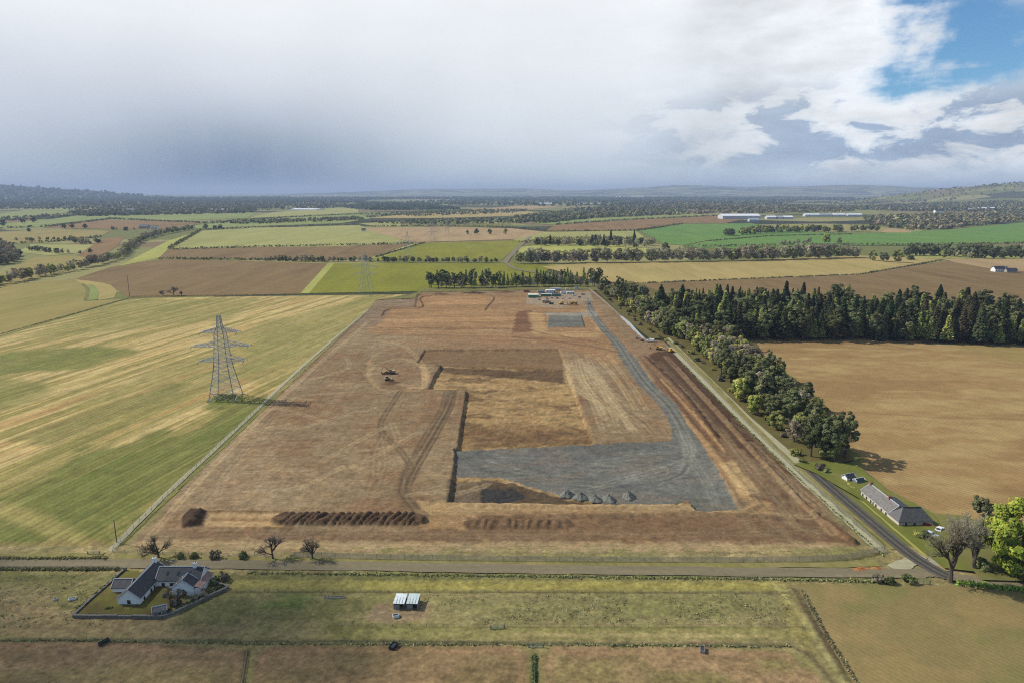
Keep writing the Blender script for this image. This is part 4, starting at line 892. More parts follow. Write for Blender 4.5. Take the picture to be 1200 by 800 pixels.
def place_tree(kind, name, x, y, label, group=None, sc=1.0, rz=None, rng=random, sz=None, cat='tree', z=0.0, whole=False):
    tr, cr = kind
    if whole:                                             # small in the picture: crown and stem in one mesh
        o = link(name, cr)
    else:
        o = empty(name); 
        a = link('trunk', tr, o); b = link('crown', cr, o)
    o.location = (x, y, z); o.rotation_euler = (0, 0, rng.uniform(0, 6.28) if rz is None else rz); o.scale = (sc, sc, sc if sz is None else sz)
    return tag(o, label, cat, group)

CON = [conifer_mesh(10+i, 27, 5.6, .08+.05*(i % 3), (.034+.008*(i % 3), .043+.007*(i % 2), .022), 1900) for i in range(5)]
PINE = [broad_mesh(40+i, 22, 5.2, .36, (.058, .064, .028), 30, 64, .45, (.080, .084, .036), .27, .42) for i in range(4)]
LARCH = [conifer_mesh(60+i, 21, 4.4, .15, (.15, .165, .045), 1000, .7, (.19, .20, .06)) for i in range(3)]
GREENB = [broad_mesh(80+i, 15, 5.4, .16, (.125, .132, .042), 34, 70, .40, (.10, .105, .036), .28) for i in range(4)]
YELB = [broad_mesh(95+i, 14, 5.2, .16, (.20, .195, .05), 30, 60, .48, (.12, .13, .03), .30) for i in range(3)]
DARKB = [broad_mesh(110+i, 13, 5.6, .12, (.062, .070, .034), 30, 60, .48, (.08, .085, .04), .30) for i in range(3)]
BROWNB = [broad_mesh(125+i, 16, 5.6, .18, (.16, .135, .092), 30, 46, .38, (.14, .12, .075), .30) for i in range(3)]
GREYB = [broad_mesh(140+i, 16, 5.0, .2, (.205, .19, .125), 26, 38, .30, (.16, .16, .08), .28) for i in range(3)]
BUSH = [broad_mesh(155+i, 4.0, 2.8, .05, (.075, .085, .034), 16, 36, .36, (.10, .10, .04), .34, .2) for i in range(3)]
BUSHY = [broad_mesh(165+i, 4.0, 2.8, .05, (.15, .14, .04), 16, 36, .36, (.12, .11, .05), .34, .2) for i in range(2)]
BUSHB = [broad_mesh(175+i, 4.0, 2.8, .05, (.10, .085, .06), 16, 34, .34, (.08, .07, .05), .34, .2) for i in range(2)]

def in_poly(P, x, y): return sd_poly(P, np.array([x]), np.array([y]))[0] > 0
def scatter(poly_px, spacing, seed, jitter=.45):
    P = GP(poly_px); rr = random.Random(seed); x0, y0 = P.min(0); x1, y1 = P.max(0); out = []; y = y0; k = 0
    while y < y1:
        x = x0+(spacing/2 if k % 2 else 0)
        while x < x1:
            a, b = x+rr.uniform(-jitter, jitter)*spacing, y+rr.uniform(-jitter, jitter)*spacing
            if in_poly(P, a, b): out.append((a, b))
            x += spacing
        y += spacing*.87; k += 1
    return out
def along(pts_px, spacing, seed, wob=1.0):
    P = GP(pts_px); rr = random.Random(seed); out = []
    for a, b in zip(P[:-1], P[1:]):
        n = max(1, int(np.hypot(*(b-a))/spacing))
        for i in range(n):
            t = (i+rr.uniform(.1, .9))/n; p = a+(b-a)*t; out.append((p[0]+rr.uniform(-wob, wob), p[1]+rr.uniform(-wob, wob)))
    return out

# ---- dark plantation along the top of the right-hand field
def plantation():
    rr = random.Random(5)
    FRONT = scatter([(780, 394), (860, 399), (1000, 399), (1200, 405), (1290, 408), (1290, 396), (1100, 390), (900, 390), (800, 388)], 7.4, 3)
    BACK = scatter([(772, 386), (800, 388), (900, 390), (1100, 390), (1290, 396), (1290, 376), (1100, 366), (900, 362), (800, 362), (760, 368)], 15, 4)
    for row, P in (('front row', FRONT), ('rear rows', BACK)):
        for (x, y) in P:
            k = rr.random(); s = rr.uniform(.55, 1.1); w = rr.uniform(1.0, 1.35) if row == 'front row' else 1.35; u = x/y*FPX*.97+600
            part = 'left part' if u < 930 else 'middle part' if u < 1070 else 'right part'
            if k < .45: kd, nm, lb, q = CON[rr.randrange(5)], 'spruce_tree', 'dark spruce', s
            elif k < .72: kd, nm, lb, q = PINE[rr.randrange(4)], 'pine_tree', 'round headed pine', s*1.15
            else: kd, nm, lb, q = LARCH[rr.randrange(3)], 'larch_tree', 'light green larch', s*1.1
            place_tree(kd, nm, x, y, '%s in the %s of the plantation, %s' % (lb, row, part), 'plantation %s trees, %s, %s' % (lb, row, part), q*w, rng=rr, sz=q*1.05)
plantation()
def young():
    rr = random.Random(6)
    for (x, y) in scatter([(742, 352), (800, 349), (960, 351), (960, 360), (790, 368)], 11.5, 9):
        kd = CON[rr.randrange(5)] if rr.random() < .5 else LARCH[rr.randrange(3)]
        place_tree(kd, 'young_conifer', x, y, 'young pale green conifer behind the left part of the plantation', 'young conifers behind the plantation', rr.uniform(.38, .6), rng=rr, whole=True)
young()
# ---- mixed shelter belt between lane and field
def belt():
    rr = random.Random(11)
    P = scatter([(704, 345), (728, 345), (796, 380), (858, 404), (896, 434), (936, 472), (966, 504), (984, 536), (956, 548), (924, 520), (876, 474), (834, 430), (800, 402), (768, 388), (722, 354)], 8.2, 8)
    for (x, y) in P:
        far = y > 430; k = rr.random()
        if far:
            kind, nm, lb, gp = ((PINE, 'pine_tree', 'dark pine in the upper half of the belt beside the lane', 'pines of the upper belt') if k < .26 else
                (GREENB, 'broadleaf_tree', 'olive green broadleaf tree in the upper belt beside the lane', 'green trees of the upper belt') if k < .56 else
                (BROWNB, 'bare_tree', 'brown twiggy tree in the upper belt beside the lane', 'brown trees of the upper belt') if k < .82 else
                (YELB, 'broadleaf_tree', 'fresh yellow green tree in the upper belt beside the lane', 'yellow green trees of the upper belt'))
            s = rr.uniform(.75, 1.05)
        else:
            kind, nm, lb, gp = ((PINE, 'pine_tree', 'dark pine in the lower half of the belt beside the lane', 'pines of the lower belt') if k < .40 else
                (GREENB, 'broadleaf_tree', 'olive green broadleaf tree in the lower belt beside the lane', 'green trees of the lower belt') if k < .78 else
                (BROWNB, 'bare_tree', 'brown twiggy tree in the lower belt beside the lane', 'brown trees of the lower belt'))
            s = rr.uniform(.68, .98)
        place_tree(kind[rr.randrange(len(kind))], nm, x, y, lb, gp, s, rng=rr)
    for px, py, kd, s, lb in ((868, 470, YELB, 1.05, 'large yellow green round tree standing out of the belt by the lane'), (884, 486, YELB, .85, 'smaller yellow green tree just below the large round one'),
                              (800, 398, GREENB, 1.25, 'broad olive tree at the bend of the tree belt above the white van')):
        x, y = G(px, py); place_tree(kd[0], 'broadleaf_tree', x, y, lb, None, s, rng=rr)
    for px, py, s, lb in ((974, 541, 1.05, 'tall dark pine at the lower end of the belt, beside the telegraph pole'), (990, 536, .95, 'dark pine at the tip of the belt casting a long shadow on the field'), (950, 536, .85, 'grey green pine leaning over the lane at the belt end')):
        x, y = G(px, py); place_tree(PINE[rr.randrange(4)], 'pine_tree', x, y, lb, None, s, rng=rr)
    for i, (x, y) in enumerate(along([(716, 352), (766, 392), (806, 412), (846, 446), (906, 508), (956, 552)], 14, 4, 3.0)):
        place_tree((BUSH, BUSHB, BUSHY)[i % 3][0], 'roadside_bush', x, y, 'low scrubby bush along the foot of the tree belt', 'bushes along the foot of the belt', rr.uniform(.5, .9), rng=rr, cat='bush', whole=True)
belt()
# ---- wood behind the cabins
rr = random.Random(21)
for (x, y) in along([(500, 338), (560, 338), (640, 336), (704, 336)], 5.2, 6, 3)+along([(505, 334), (600, 334), (704, 331)], 6.5, 7, 3):
    k = rr.random(); near = x < -20
    kd, nm, lb, gp = ((PINE, 'pine_tree', 'dark pine in the row behind the cabins', 'pines behind the cabins') if k < (.62 if near else .3) else (LARCH, 'larch_tree', 'light green larch in the row behind the cabins', 'larches behind the cabins') if k < .78 else
                  (BROWNB, 'bare_tree', 'brown leafless tree in the row behind the cabins', 'brown trees behind the cabins'))
    place_tree(kd[rr.randrange(len(kd))], nm, x, y, lb, gp, rr.uniform(.7, 1.0), rng=rr)
# ---- tall bare row behind the tan field
for (x, y) in along([(608, 309), (700, 308), (860, 306), (1008, 302)], 4.4, 31, 7):
    k = rr.random(); kd = GREYB if k < .6 else BROWNB if k < .85 else GREENB
    lb = {id(GREYB): 'grey leafless tree in the tall row behind the tan field', id(BROWNB): 'brown leafless tree in the tall row behind the tan field', id(GREENB): 'olive tree in the tall row behind the tan field'}[id(kd)]
    place_tree(kd[rr.randrange(3)], 'row_tree', x, y, lb, lb.split(' tree ')[0]+' trees of the tall row', rr.uniform(1.1, 1.75), rng=rr, whole=True)
for px, py, kd, s in ((1018, 305, GREENB, 1.25), (1030, 306, DARKB, 1.2), (1040, 307, GREENB, 1.1), (1052, 308, GREENB, 1.45), (1066, 304, DARKB, .8), (1106, 303, GREENB, 1.1), (1135, 304, GREYB, .9), (966, 287, YELB, 1.8), (1124, 304, BROWNB, 1.1)):
    x, y = G(px, py)
place_list = [(1022, 306, GREENB, 1.3, 'round olive tree, leftmost of the clump right of the tall row'), (1036, 307, DARKB, 1.25, 'dark round tree in the middle of the clump right of the tall row'), (1051, 308, GREENB, 1.5, 'largest round olive tree of the clump right of the tall row'),
  (1067, 305, BUSH, 2.0, 'small bush right of the round tree clump'), (1106, 303, GREENB, 1.15, 'round olive tree at the left end of the dark hedge'), (1136, 304, GREYB, .8, 'pale grey bush tree below the dark hedge'), (1122, 303, GREYB, .9, 'grey tree before the dark hedge'),
  (968, 286, YELB, 1.7, 'tall yellow green tree above the bare row'), (983, 287, BROWNB, 1.1, 'brown tree right of the tall yellow green one'), (948, 286, BROWNB, 1.0, 'brown tree left of the tall yellow green one')]
for px, py, kd, s, lb in place_list:
    x, y = G(px, py); place_tree(kd[0], 'broadleaf_tree', x, y, lb, None, s, rng=rr, whole=True)
for (x, y) in along([(1060, 300), (1100, 300), (1150, 303), (1196, 303)], 9, 33, 4)+along([(1064, 296), (1196, 299)], 10, 34, 4):
    place_tree(DARKB[rr.randrange(3)], 'evergreen_tree', x, y, 'dark evergreen in the thick hedge above the white house', 'dark evergreens of the right hedge', rr.uniform(1.1, 1.5), rng=rr, whole=True)
for (x, y) in along([(912, 288), (946, 286)], 14, 35, 4):
    place_tree(BROWNB[rr.randrange(3)], 'bare_tree', x, y, 'reddish brown bush in the small thicket on the wheat field', 'brown thicket on the wheat field', rr.uniform(.6, .85), rng=rr, whole=True)
# thicket above the yellow field
for (x, y) in along([(622, 288), (680, 288), (760, 291)], 8.5, 36, 12)+along([(690, 282), (770, 288)], 9, 37, 12):
    k = rr.random(); kd, lb = ((DARKB, 'dark bushy tree in the thicket beyond the yellow field') if k < .3 else (GREYB, 'pale grey tree in the thicket beyond the yellow field') if k < .65 else (BROWNB, 'brown tree in the thicket beyond the yellow field') if k < .85 else (CON, 'dark conifer in the thicket beyond the yellow field'))
    place_tree(kd[rr.randrange(3)], 'thicket_tree', x, y, lb, lb.split(' in ')[0]+'s of the far thicket', rr.uniform(.8, 1.3), rng=rr, whole=True)
for px, py, s, lb in ((780, 294, 1.35, 'dark round evergreen at the right end of the thicket'), (630, 286, 1.2, 'dark clump of evergreen beside the side road')):
    x, y = G(px, py); place_tree(DARKB[1], 'evergreen_tree', x, y, lb, None, s, rng=rr, whole=True)
# small wood on the wheat fields
for (x, y) in along([(850, 277), (905, 273), (985, 272)], 14, 38, 14)+along([(880, 272), (1030, 271)], 15, 39, 12):
    k = rr.random(); kd, lb = ((DARKB, 'dark tree in the small wood between the wheat fields') if k < .6 else (YELB, 'yellow green tree in the small wood between the wheat fields'))
    place_tree(kd[rr.randrange(3)], 'copse_tree', x, y, lb, lb.split(' in ')[0]+'s of the small wood', rr.uniform(1.2, 1.7), rng=rr, whole=True)
# left side
for (x, y) in along([(-40, 345), (0, 334), (60, 322), (110, 312), (140, 303), (152, 292), (164, 283), (190, 275), (226, 269)], 9, 41, 4):
    k = rr.random(); kd, lb = ((BROWNB, 'brown twiggy tree in the long diagonal hedge at left') if k < .3 else (YELB, 'yellow green tree in the long diagonal hedge at left') if k < .75 else (GREYB, 'grey tree in the long diagonal hedge at left'))
    place_tree(kd[rr.randrange(3)], 'hedge_tree', x, y, lb, lb.split(' in ')[0]+'s of the diagonal hedge', rr.uniform(.7, 1.2), rng=rr, whole=True)
for (x, y) in along([(20, 283), (80, 281), (100, 287), (122, 284)], 11, 42, 8)+along([(34, 293), (70, 298), (105, 297)], 10, 43, 7):
    place_tree((DARKB, BROWNB)[rr.randrange(2)][rr.randrange(3)], 'hedge_tree', x, y, 'dull dark tree in the short hedges inside the left fields', 'trees of the short left hedges', rr.uniform(.45, .8), rng=rr, whole=True)
for (x, y) in scatter([(-60, 312), (0, 312), (20, 308), (24, 300), (0, 288), (-60, 292)], 15, 44):
    place_tree((DARKB, BROWNB)[rr.randrange(2)][rr.randrange(3)], 'copse_tree', x, y, 'dark tree in the copse at the left edge', 'trees of the left edge copse', rr.uniform(.9, 1.25), rng=rr, whole=True)
for (x, y) in along([(310, 306), (420, 307), (586, 308)], 6, 45, 3):
    k = rr.random()
    if rr.random() < .06: continue
    place_tree((GREENB, DARKB, BROWNB)[0 if k < .35 else 1 if k < .6 else 2][rr.randrange(3)], 'hedge_tree', x, y, 'low scrubby tree in the long hedge behind the green field', 'trees of the long middle hedge', rr.uniform(.4, .75), rng=rr, whole=True)
for (x, y) in along([(128, 270), (160, 271), (194, 270)], 22, 46, 14):
    place_tree((DARKB, GREYB)[rr.randrange(2)][rr.randrange(3)], 'farm_tree', x, y, 'dark tree around the distant farmstead at left', 'trees of the distant farmstead', rr.uniform(.7, 1.1), rng=rr, whole=True)
for px, py, s in ((241, 269, 1.4), (252, 269, 1.0), (258, 269, 1.2), (4, 265, 1.8), (27, 262, 1.5), (40, 261, 1.7), (34, 272, .9), (75, 268, 1.3), (85, 268, 1.3), (100, 268, 1.2)):
    x, y = G(px, py); place_tree(DARKB[rr.randrange(3)], 'lone_tree', x, y, 'dark lone tree in the far fields at left', 'lone trees of the far left fields', s, rng=rr, whole=True)
for px, py, s, lb in ((558, 275, 1.3, 'dark round tree at the edge of the pinkish field'), (548, 275, .9, 'grey green bush left of the dark round tree'), (574, 275, 1.1, 'olive clump right of the dark round tree'), (592, 275, 1.2, 'olive clump nearer the side road')):
    x, y = G(px, py); place_tree((DARKB if s > 1.25 else GREENB)[0], 'field_tree', x, y, lb, None, s, rng=rr, whole=True)

# ---- near leafless trees by the road
BARE = [bare_mesh(200+i, h, sp, 5, .22, .24, (.085, .075, .06), kids=4, twig_w=.014) for i, (h, sp) in enumerate(((8.5, 4.6), (8.0, 4.2), (7.5, 3.6)))]
for px, py, k, s, lb in ((320, 655, 0, 1.0, 'leafless spreading tree by the road, left of a pair'), (366, 655, 1, 1.0, 'leafless spreading tree by the road, right of a pair'), (186, 654, 2, 1.05, 'leafless grey tree by the road above the white farmhouse')):
    x, y = G(px, py); place_tree(BARE[k], 'roadside_tree', x, y, lb, None, s, rz=k*1.7)
for px, py, k, s, lb in ((191, 347, 2, .9, 'leftmost of three leafless trees on the edge of the ploughed field'), (204, 347, 0, 1.35, 'tallest of three leafless trees on the edge of the ploughed field'), (213, 347, 1, .8, 'rightmost of three leafless trees on the edge of the ploughed field')):
    x, y = G(px, py); place_tree(BARE[k], 'field_tree', x, y, lb, None, s, rz=k)
BIG = bare_mesh(231, 25, 7.5, 6, .55, .22, (.155, .138, .095), kids=4, twig_w=.013, up=.45)
x, y = G(1114, 682); place_tree(BIG, 'ash_tree', x, y, 'tall leafless tree with a forked mossy trunk beside the lane', None, 1.0, rz=.6)
BIG2 = bare_mesh(237, 18, 7.5, 6, .4, .18, (.19, .17, .12), kids=4, twig_w=.02, up=.35)
x, y = G(1142, 668); place_tree(BIG2, 'twiggy_tree', x, y, 'smaller leafless tree between the tall one and the green tree', None, 1.0, rz=2.0)
OAK = broad_mesh(260, 24, 10.5, .10, (.21, .225, .035), 95, 150, .34, (.165, .19, .03), .22, .6)
x, y = G(1192, 672); place_tree(OAK, 'sycamore_tree', x, y, 'large fresh yellow green tree at the right edge beside the lane', None, 1.0, rz=.3)
x, y = G(1240, 660); place_tree(OAK, 'sycamore_tree', x, y, 'second large yellow green tree cut off by the right edge', None, .9, rz=2.1)
for px, py, kd, s, lb in ((1150, 604, DARKB[0], .55, 'dark rounded bush behind the twiggy tree'), (1083, 632, BUSH[1], .75, 'dark green shrub at the end of the cottage lawn'), (1075, 630, BUSHY[0], .55, 'yellow flowering shrub at the end of the cottage lawn'), (1041, 683, BUSH[0], .55, 'small green bush on the verge below the lane junction'), (1064, 682, BUSH[2], .6, 'dark bush on the verge, nearest the field gateway'), (1028, 681, BUSHB[0], .55, 'reddish bush on the verge left of the green one'),
        (960, 551, BUSHB[1], .8, 'red brown bush at the lower tip of the tree belt'), (968, 555, BUSH[1], .55, 'dark low bush beside the red brown one'), (1180, 668, DARKB[1], .6, 'dark undergrowth below the large green tree'), (1150, 668, BUSH[0], .9, 'green undergrowth below the twiggy tree'),
        (212, 654, BUSH[0], .5, 'small green bush, leftmost along the road above the farmhouse'), (228, 654, BUSH[1], .5, 'small green bush second from the left along the road'), (253, 654, BUSHB[0], .65, 'reddish bush along the road above the farmhouse'), (285, 654, BUSH[2], .55, 'small green bush left of the two leafless trees'),
        (214, 697, BUSHB[1], .6, 'reddish shrub inside the farmhouse courtyard'), (228, 705, BUSHB[0], .45, 'brown shrub beside the farmhouse garden shed'), (196, 700, BUSHB[0], .5, 'low brown shrub against the farmhouse courtyard wall'), (206, 709, BUSHB[1], .6, 'brown shrub right of the farmhouse garden shed'), (238, 700, BUSHB[1], .6, 'brown shrub outside the right wing of the farmhouse'), (128, 716, BUSH[2], .35, 'low green shrub in the front left of the farmhouse garden'), (150, 717, BUSHY[0], .3, 'low yellowish shrub before the white gable'), (252, 684, BUSH[0], .55, 'green shrub at the right corner of the garden wall'), (262, 680, BUSHB[0], .6, 'brown scrub beside the road right of the farmhouse')):
    x, y = G(px, py); tr, cr = kd; place_tree(kd, 'bush', x, y, lb, None, s, rng=rr, cat='bush', whole=True)

# ---- far woods that read as one mass
def wood(polys, label, height, n, cols, seed, leaf=1.0, name='wood'):
    rng = np.random.default_rng(seed); VV = []; FF = []; CC = []; b = 0
    for poly, share in polys:
        P = GP(poly); x0, y0 = P.min(0); x1, y1 = P.max(0); m = int(n*share*2.1); X = []; Y = []
        while len(X) < m:
            a = rng.uniform(x0, x1, m*3); c = rng.uniform(y0, y1, m*3); k = sd_poly(P, a, c) > 0; X += list(a[k]); Y += list(c[k])
        X = np.array(X[:m]); Y = np.array(Y[:m]); Z = terr(X, Y); H = height*rng.uniform(.6, 1.1, m); ns = 11
        tone = np.asarray(cols)[rng.integers(0, len(cols), m)]*rng.uniform(.75, 1.25, (m, 1))
        w = H*rng.uniform(.36, .55, m)
        d = rand_dirs(rng, m*ns).reshape(m, ns, 3)*(rng.uniform(.3, 1, (m, ns, 1))**.4)
        c = np.stack([X, Y, Z+H*.55], 1)[:, None, :]+d*np.stack([w, w, H*.45], 1)[:, None, :]
        s = (np.repeat(w, ns)*rng.uniform(.45, .75, m*ns))*leaf
        V, F, C = leaves(rng, c.reshape(-1, 3), s, np.array((2.9, 2.85, 2.5))*np.repeat(tone, ns, 0)*rng.uniform(.8, 1.2, (m*ns, 1)), out=(d+np.array((0, 0, .4))).reshape(-1, 3))
        VV.append(V); FF.append(F+b); CC.append(C); b += len(V)
    o = link(name, mesh_np(name, np.concatenate(VV), np.concatenate(FF), [LEAF_FAR], np.concatenate(CC)))
    return tag(o, label, 'wood', kind='stuff')
DK = [(.028, .040, .024), (.036, .046, .026), (.05, .055, .03)]; BR = [(.085, .072, .05), (.105, .09, .06), (.06, .06, .036)]; MX = DK+BR+[(.10, .105, .04)]  # forest tones; DK is kept darker to carry cloud shade over the distance
wood([([(600, 262), (620, 254), (700, 250), (800, 247), (800, 252), (700, 256), (640, 262)], .6), ([(600, 256), (660, 250), (700, 250), (640, 258)], .4)], 'scattered wood beyond the side road in the middle distance', 17, 700, MX, 301)
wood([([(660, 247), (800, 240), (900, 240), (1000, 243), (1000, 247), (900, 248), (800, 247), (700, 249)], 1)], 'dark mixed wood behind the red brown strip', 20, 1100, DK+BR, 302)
wood([([(1012, 256), (1120, 251), (1320, 248), (1320, 256), (1200, 259), (1110, 269), (1060, 270), (1022, 263)], .85), ([(800, 249), (1000, 246.5), (1000, 248.5), (800, 251.5)], .15)], 'brown leafless wood around the distant warehouses and mansion', 16, 1500, BR+BR+DK+[(.12, .12, .05)], 303)
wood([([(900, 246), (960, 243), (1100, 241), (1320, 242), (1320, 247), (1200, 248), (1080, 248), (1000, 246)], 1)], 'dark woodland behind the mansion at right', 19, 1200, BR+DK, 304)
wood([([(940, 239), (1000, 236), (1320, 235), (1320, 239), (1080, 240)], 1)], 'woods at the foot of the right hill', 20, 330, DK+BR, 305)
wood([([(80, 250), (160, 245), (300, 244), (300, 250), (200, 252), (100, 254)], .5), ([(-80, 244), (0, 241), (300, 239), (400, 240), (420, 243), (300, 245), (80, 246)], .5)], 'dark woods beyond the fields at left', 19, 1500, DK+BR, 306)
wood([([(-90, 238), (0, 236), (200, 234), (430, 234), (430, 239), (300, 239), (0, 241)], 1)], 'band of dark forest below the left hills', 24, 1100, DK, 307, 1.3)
wood([([(400, 243), (440, 238), (500, 239), (540, 246), (430, 247)], 1)], 'dark wood right of the white polytunnels', 20, 500, DK, 308)
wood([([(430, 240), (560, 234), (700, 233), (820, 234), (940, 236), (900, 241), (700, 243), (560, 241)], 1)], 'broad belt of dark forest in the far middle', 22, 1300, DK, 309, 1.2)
wood([([(430, 252), (520, 247), (620, 246), (600, 250), (500, 254)], .5), ([(440, 262), (560, 257), (640, 258), (600, 262), (500, 264)], .5)], 'scattered hedgerow trees between the far strips', 11, 420, MX, 310)
wood([([(-90, 262), (0, 256), (100, 249), (240, 248), (240, 250), (100, 253), (0, 260)], .5), ([(240, 262), (420, 255), (430, 258), (300, 263)], .5)], 'hedgerow trees along the far left fields', 10, 420, MX, 311)
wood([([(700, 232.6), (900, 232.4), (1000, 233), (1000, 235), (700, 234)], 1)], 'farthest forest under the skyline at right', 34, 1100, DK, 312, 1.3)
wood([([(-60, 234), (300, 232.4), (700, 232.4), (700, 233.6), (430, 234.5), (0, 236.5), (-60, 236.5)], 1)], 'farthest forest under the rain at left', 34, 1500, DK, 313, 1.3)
wood([([(608, 284), (640, 279), (720, 278), (770, 284), (720, 287), (640, 287)], 1)], 'low gorse and scrub on the rough pasture', 4.5, 500, [(.13, .125, .03), (.08, .085, .03), (.10, .085, .06)], 314, name='scrub')
# ------------------------------------------------------------------ pylons
STEEL = plain('galvanised_steel', (.46, .47, .47), .7, .0, .12, .8); STEEL_D = plain('weathered_steel', (.20, .205, .21), .7, .0, .15, .8)
GLASS_INS = plain('insulator_glaze', (.20, .15, .12), .3); CONCRETE = plain('concrete', (.36, .34, .31), .9)
def pylon_meshes(W=.165):
    """lattice tension tower: body faces, three pairs of cross-arms, earth-wire peak, insulator strings"""
    H = 48.0
    prof = [(0, 7.2), (9, 5.6), (17, 4.2), (22, 3.6), (30, 3.0), (38, 2.5), (41.5, 1.3), (48, .8)]
    def hw(z):
        for (a, wa), (b, wb) in zip(prof[:-1], prof[1:]):
            if a <= z <= b: return wa+(wb-wa)*(z-a)/(b-a)
        return prof[-1][1]
    parts = []
    crn = ((-1, -1), (1, -1), (1, 1), (-1, 1))
    for sx, sy in crn:
        mb = MB()
        for (a, wa), (b, wb) in zip(prof[:-1], prof[1:]): mb.bar((sx*wa, sy*wa, a), (sx*wb, sy*wb, b), W*1.5 if a < 22 else W*1.15)
        mb.box(sx*7.2-.6, sx*7.2+.6, sy*7.2-.6, sy*7.2+.6, -.3, .45); parts.append(('leg', mb.mesh('leg', STEEL_D)))
    zs = [0, 4.5, 9, 13, 17, 19.6, 22, 24.6, 27.2, 30, 32.6, 35.3, 38, 40, 42, 44, 46, 48]
    for k in range(4):
        mb = MB(); (ax, ay), (bx, by) = crn[k], crn[(k+1) % 4]
        for a, b in zip(zs[:-1], zs[1:]):
            wa, wb = hw(a), hw(b)
            mb.bar((ax*wa, ay*wa, a), (bx*wb, by*wb, b), W*.62); mb.bar((bx*wa, by*wa, a), (ax*wb, ay*wb, b), W*.62)
            if a > 0: mb.bar((ax*wa, ay*wa, a), (bx*wa, by*wa, a), W*.62)
        parts.append(('bracing', mb.mesh('bracing', STEEL)))
    for z, ln in ((22, 12.5), (30.5, 15.5), (38.5, 10.0)):
        for s in (-1, 1):
            mb = MB(); w = hw(z); wt = hw(z+2.6)
            tips = [Vector((s*ln, y, z+.2)) for y in (-1.6, 1.6)]
            for y, tp in ((-w, tips[0]), (w, tips[1])):
                a = Vector((s*w, y, z)); u = Vector((s*wt, y*wt/w, z+2.6)); mb.bar(a, tp, W*1.25); mb.bar(u, tp, W*1.25)
                for q in (.25, .5, .75): mb.bar(a.lerp(tp, q), u.lerp(tp, q), W*.55); mb.bar(a.lerp(tp, q), u.lerp(tp, q-.25), W*.55)
            mb.bar(tips[0], tips[1], W)
            a0, a1 = Vector((s*w, -w, z)), Vector((s*w, w, z))
            for q, q2 in ((0, .25), (.25, .5), (.5, .75), (.75, 1)): mb.bar(a0.lerp(tips[0], q), a1.lerp(tips[1], q2), W*.55); mb.bar(a1.lerp(tips[1], q), a0.lerp(tips[0], q2), W*.55)
            me = mb.mesh('cross_arm', STEEL); insl = []
            for tp, dy in ((tips[0], -3.2), (tips[1], 3.2)):
                e = tp+Vector((0, dy, -.9)); insl.append(('insulator', MB().bar(tp, e, .16, .16, 6).mesh('insulator', GLASS_INS)))
            lo = MB(); pts = [tips[0]+Vector((0, -3.2, -.9)), Vector((s*(ln+.2), 0, z-2.6)), tips[1]+Vector((0, 3.2, -.9))]
            for q in spline([tuple(p) for p in pts], 5)[:-1]: pass
            sp = [Vector(p) for p in spline([tuple(p) for p in pts], 5)]; tube_path(lo, sp, [.05]*len(sp), 4)
            parts.append(('cross_arm', me, *insl, ('jumper_wire', lo.mesh('jumper_wire', STEEL_D))))
    return parts
PYL = pylon_meshes(); PYL_FAR = pylon_meshes(.085)
def pylon(px, py, label, rz, sc=1.0):
    x, y = G(px, py); o = empty('pylon', (x, y, 0), rz); o.scale = (sc, sc, sc); tag(o, label, 'pylon', 'pylons of the power line')
    for p in (PYL if py > 400 else PYL_FAR):
        c = link(p[0], p[1], o)
        for q in p[2:]: link(q[0], q[1], c)
pylon(265, 466, 'large lattice steel pylon standing in the striped field', R(3)); pylon(429, 343, 'lattice pylon on the edge of the bright green field', R(-8)); pylon(478, 304, 'third lattice pylon, behind the long hedge', R(-10)); pylon(507, 283, 'fourth lattice pylon far off beyond the green fields', R(-10)); pylon(524, 276, 'farthest lattice pylon on the pinkish field', R(-10))
x, y = G(265, 466); rng = np.random.default_rng(3); n = 800; c = np.stack([x+rng.normal(0, 4.2, n), y+rng.normal(0, 4.0, n), rng.uniform(0, .5, n)], 1)
V, F, CC = leaves(rng, c, .3, varied(rng, n, (.085, .095, .034), .3)); tag(link('undergrowth', mesh_np('undergrowth', V, F, [LEAF_FAR], CC)), 'rank green weeds growing between the legs of the near pylon', 'undergrowth', kind='stuff')

# ------------------------------------------------------------------ fences
WOOD = plain('fence_timber', (.17, .14, .11), .9); POST = plain('fence_post', (.20, .18, .15), .9)
def mesh_panel_mat(name, col, dens):
    """welded mesh seen from afar: wire strands with gaps between them"""
    m, t, p = mat_base(name)
    ge = t.new('ShaderNodeNewGeometry'); n = t.noise(ge.outputs['Position'], .7, 3, .6)
    p.inputs['Base Color'].default_value = col+(1,); p.inputs['Roughness'].default_value = .6
    tr = t.new('ShaderNodeBsdfTransparent'); mx = t.new('ShaderNodeMixShader')
    t.lk(t.math('ADD', dens-.04, t.math('MULTIPLY', n, .08), clamp=True), mx.inputs[0])
    t.lk(tr.outputs[0], mx.inputs[1]); t.lk(p.outputs[0], mx.inputs[2]); t.lk(mx.outputs[0], t.n['Material Output'].inputs[0])
    return m
NET = mesh_panel_mat('fence_mesh', (.46, .41, .33), .30); NET2 = mesh_panel_mat('fence_mesh_thin', (.42, .39, .33), .16)
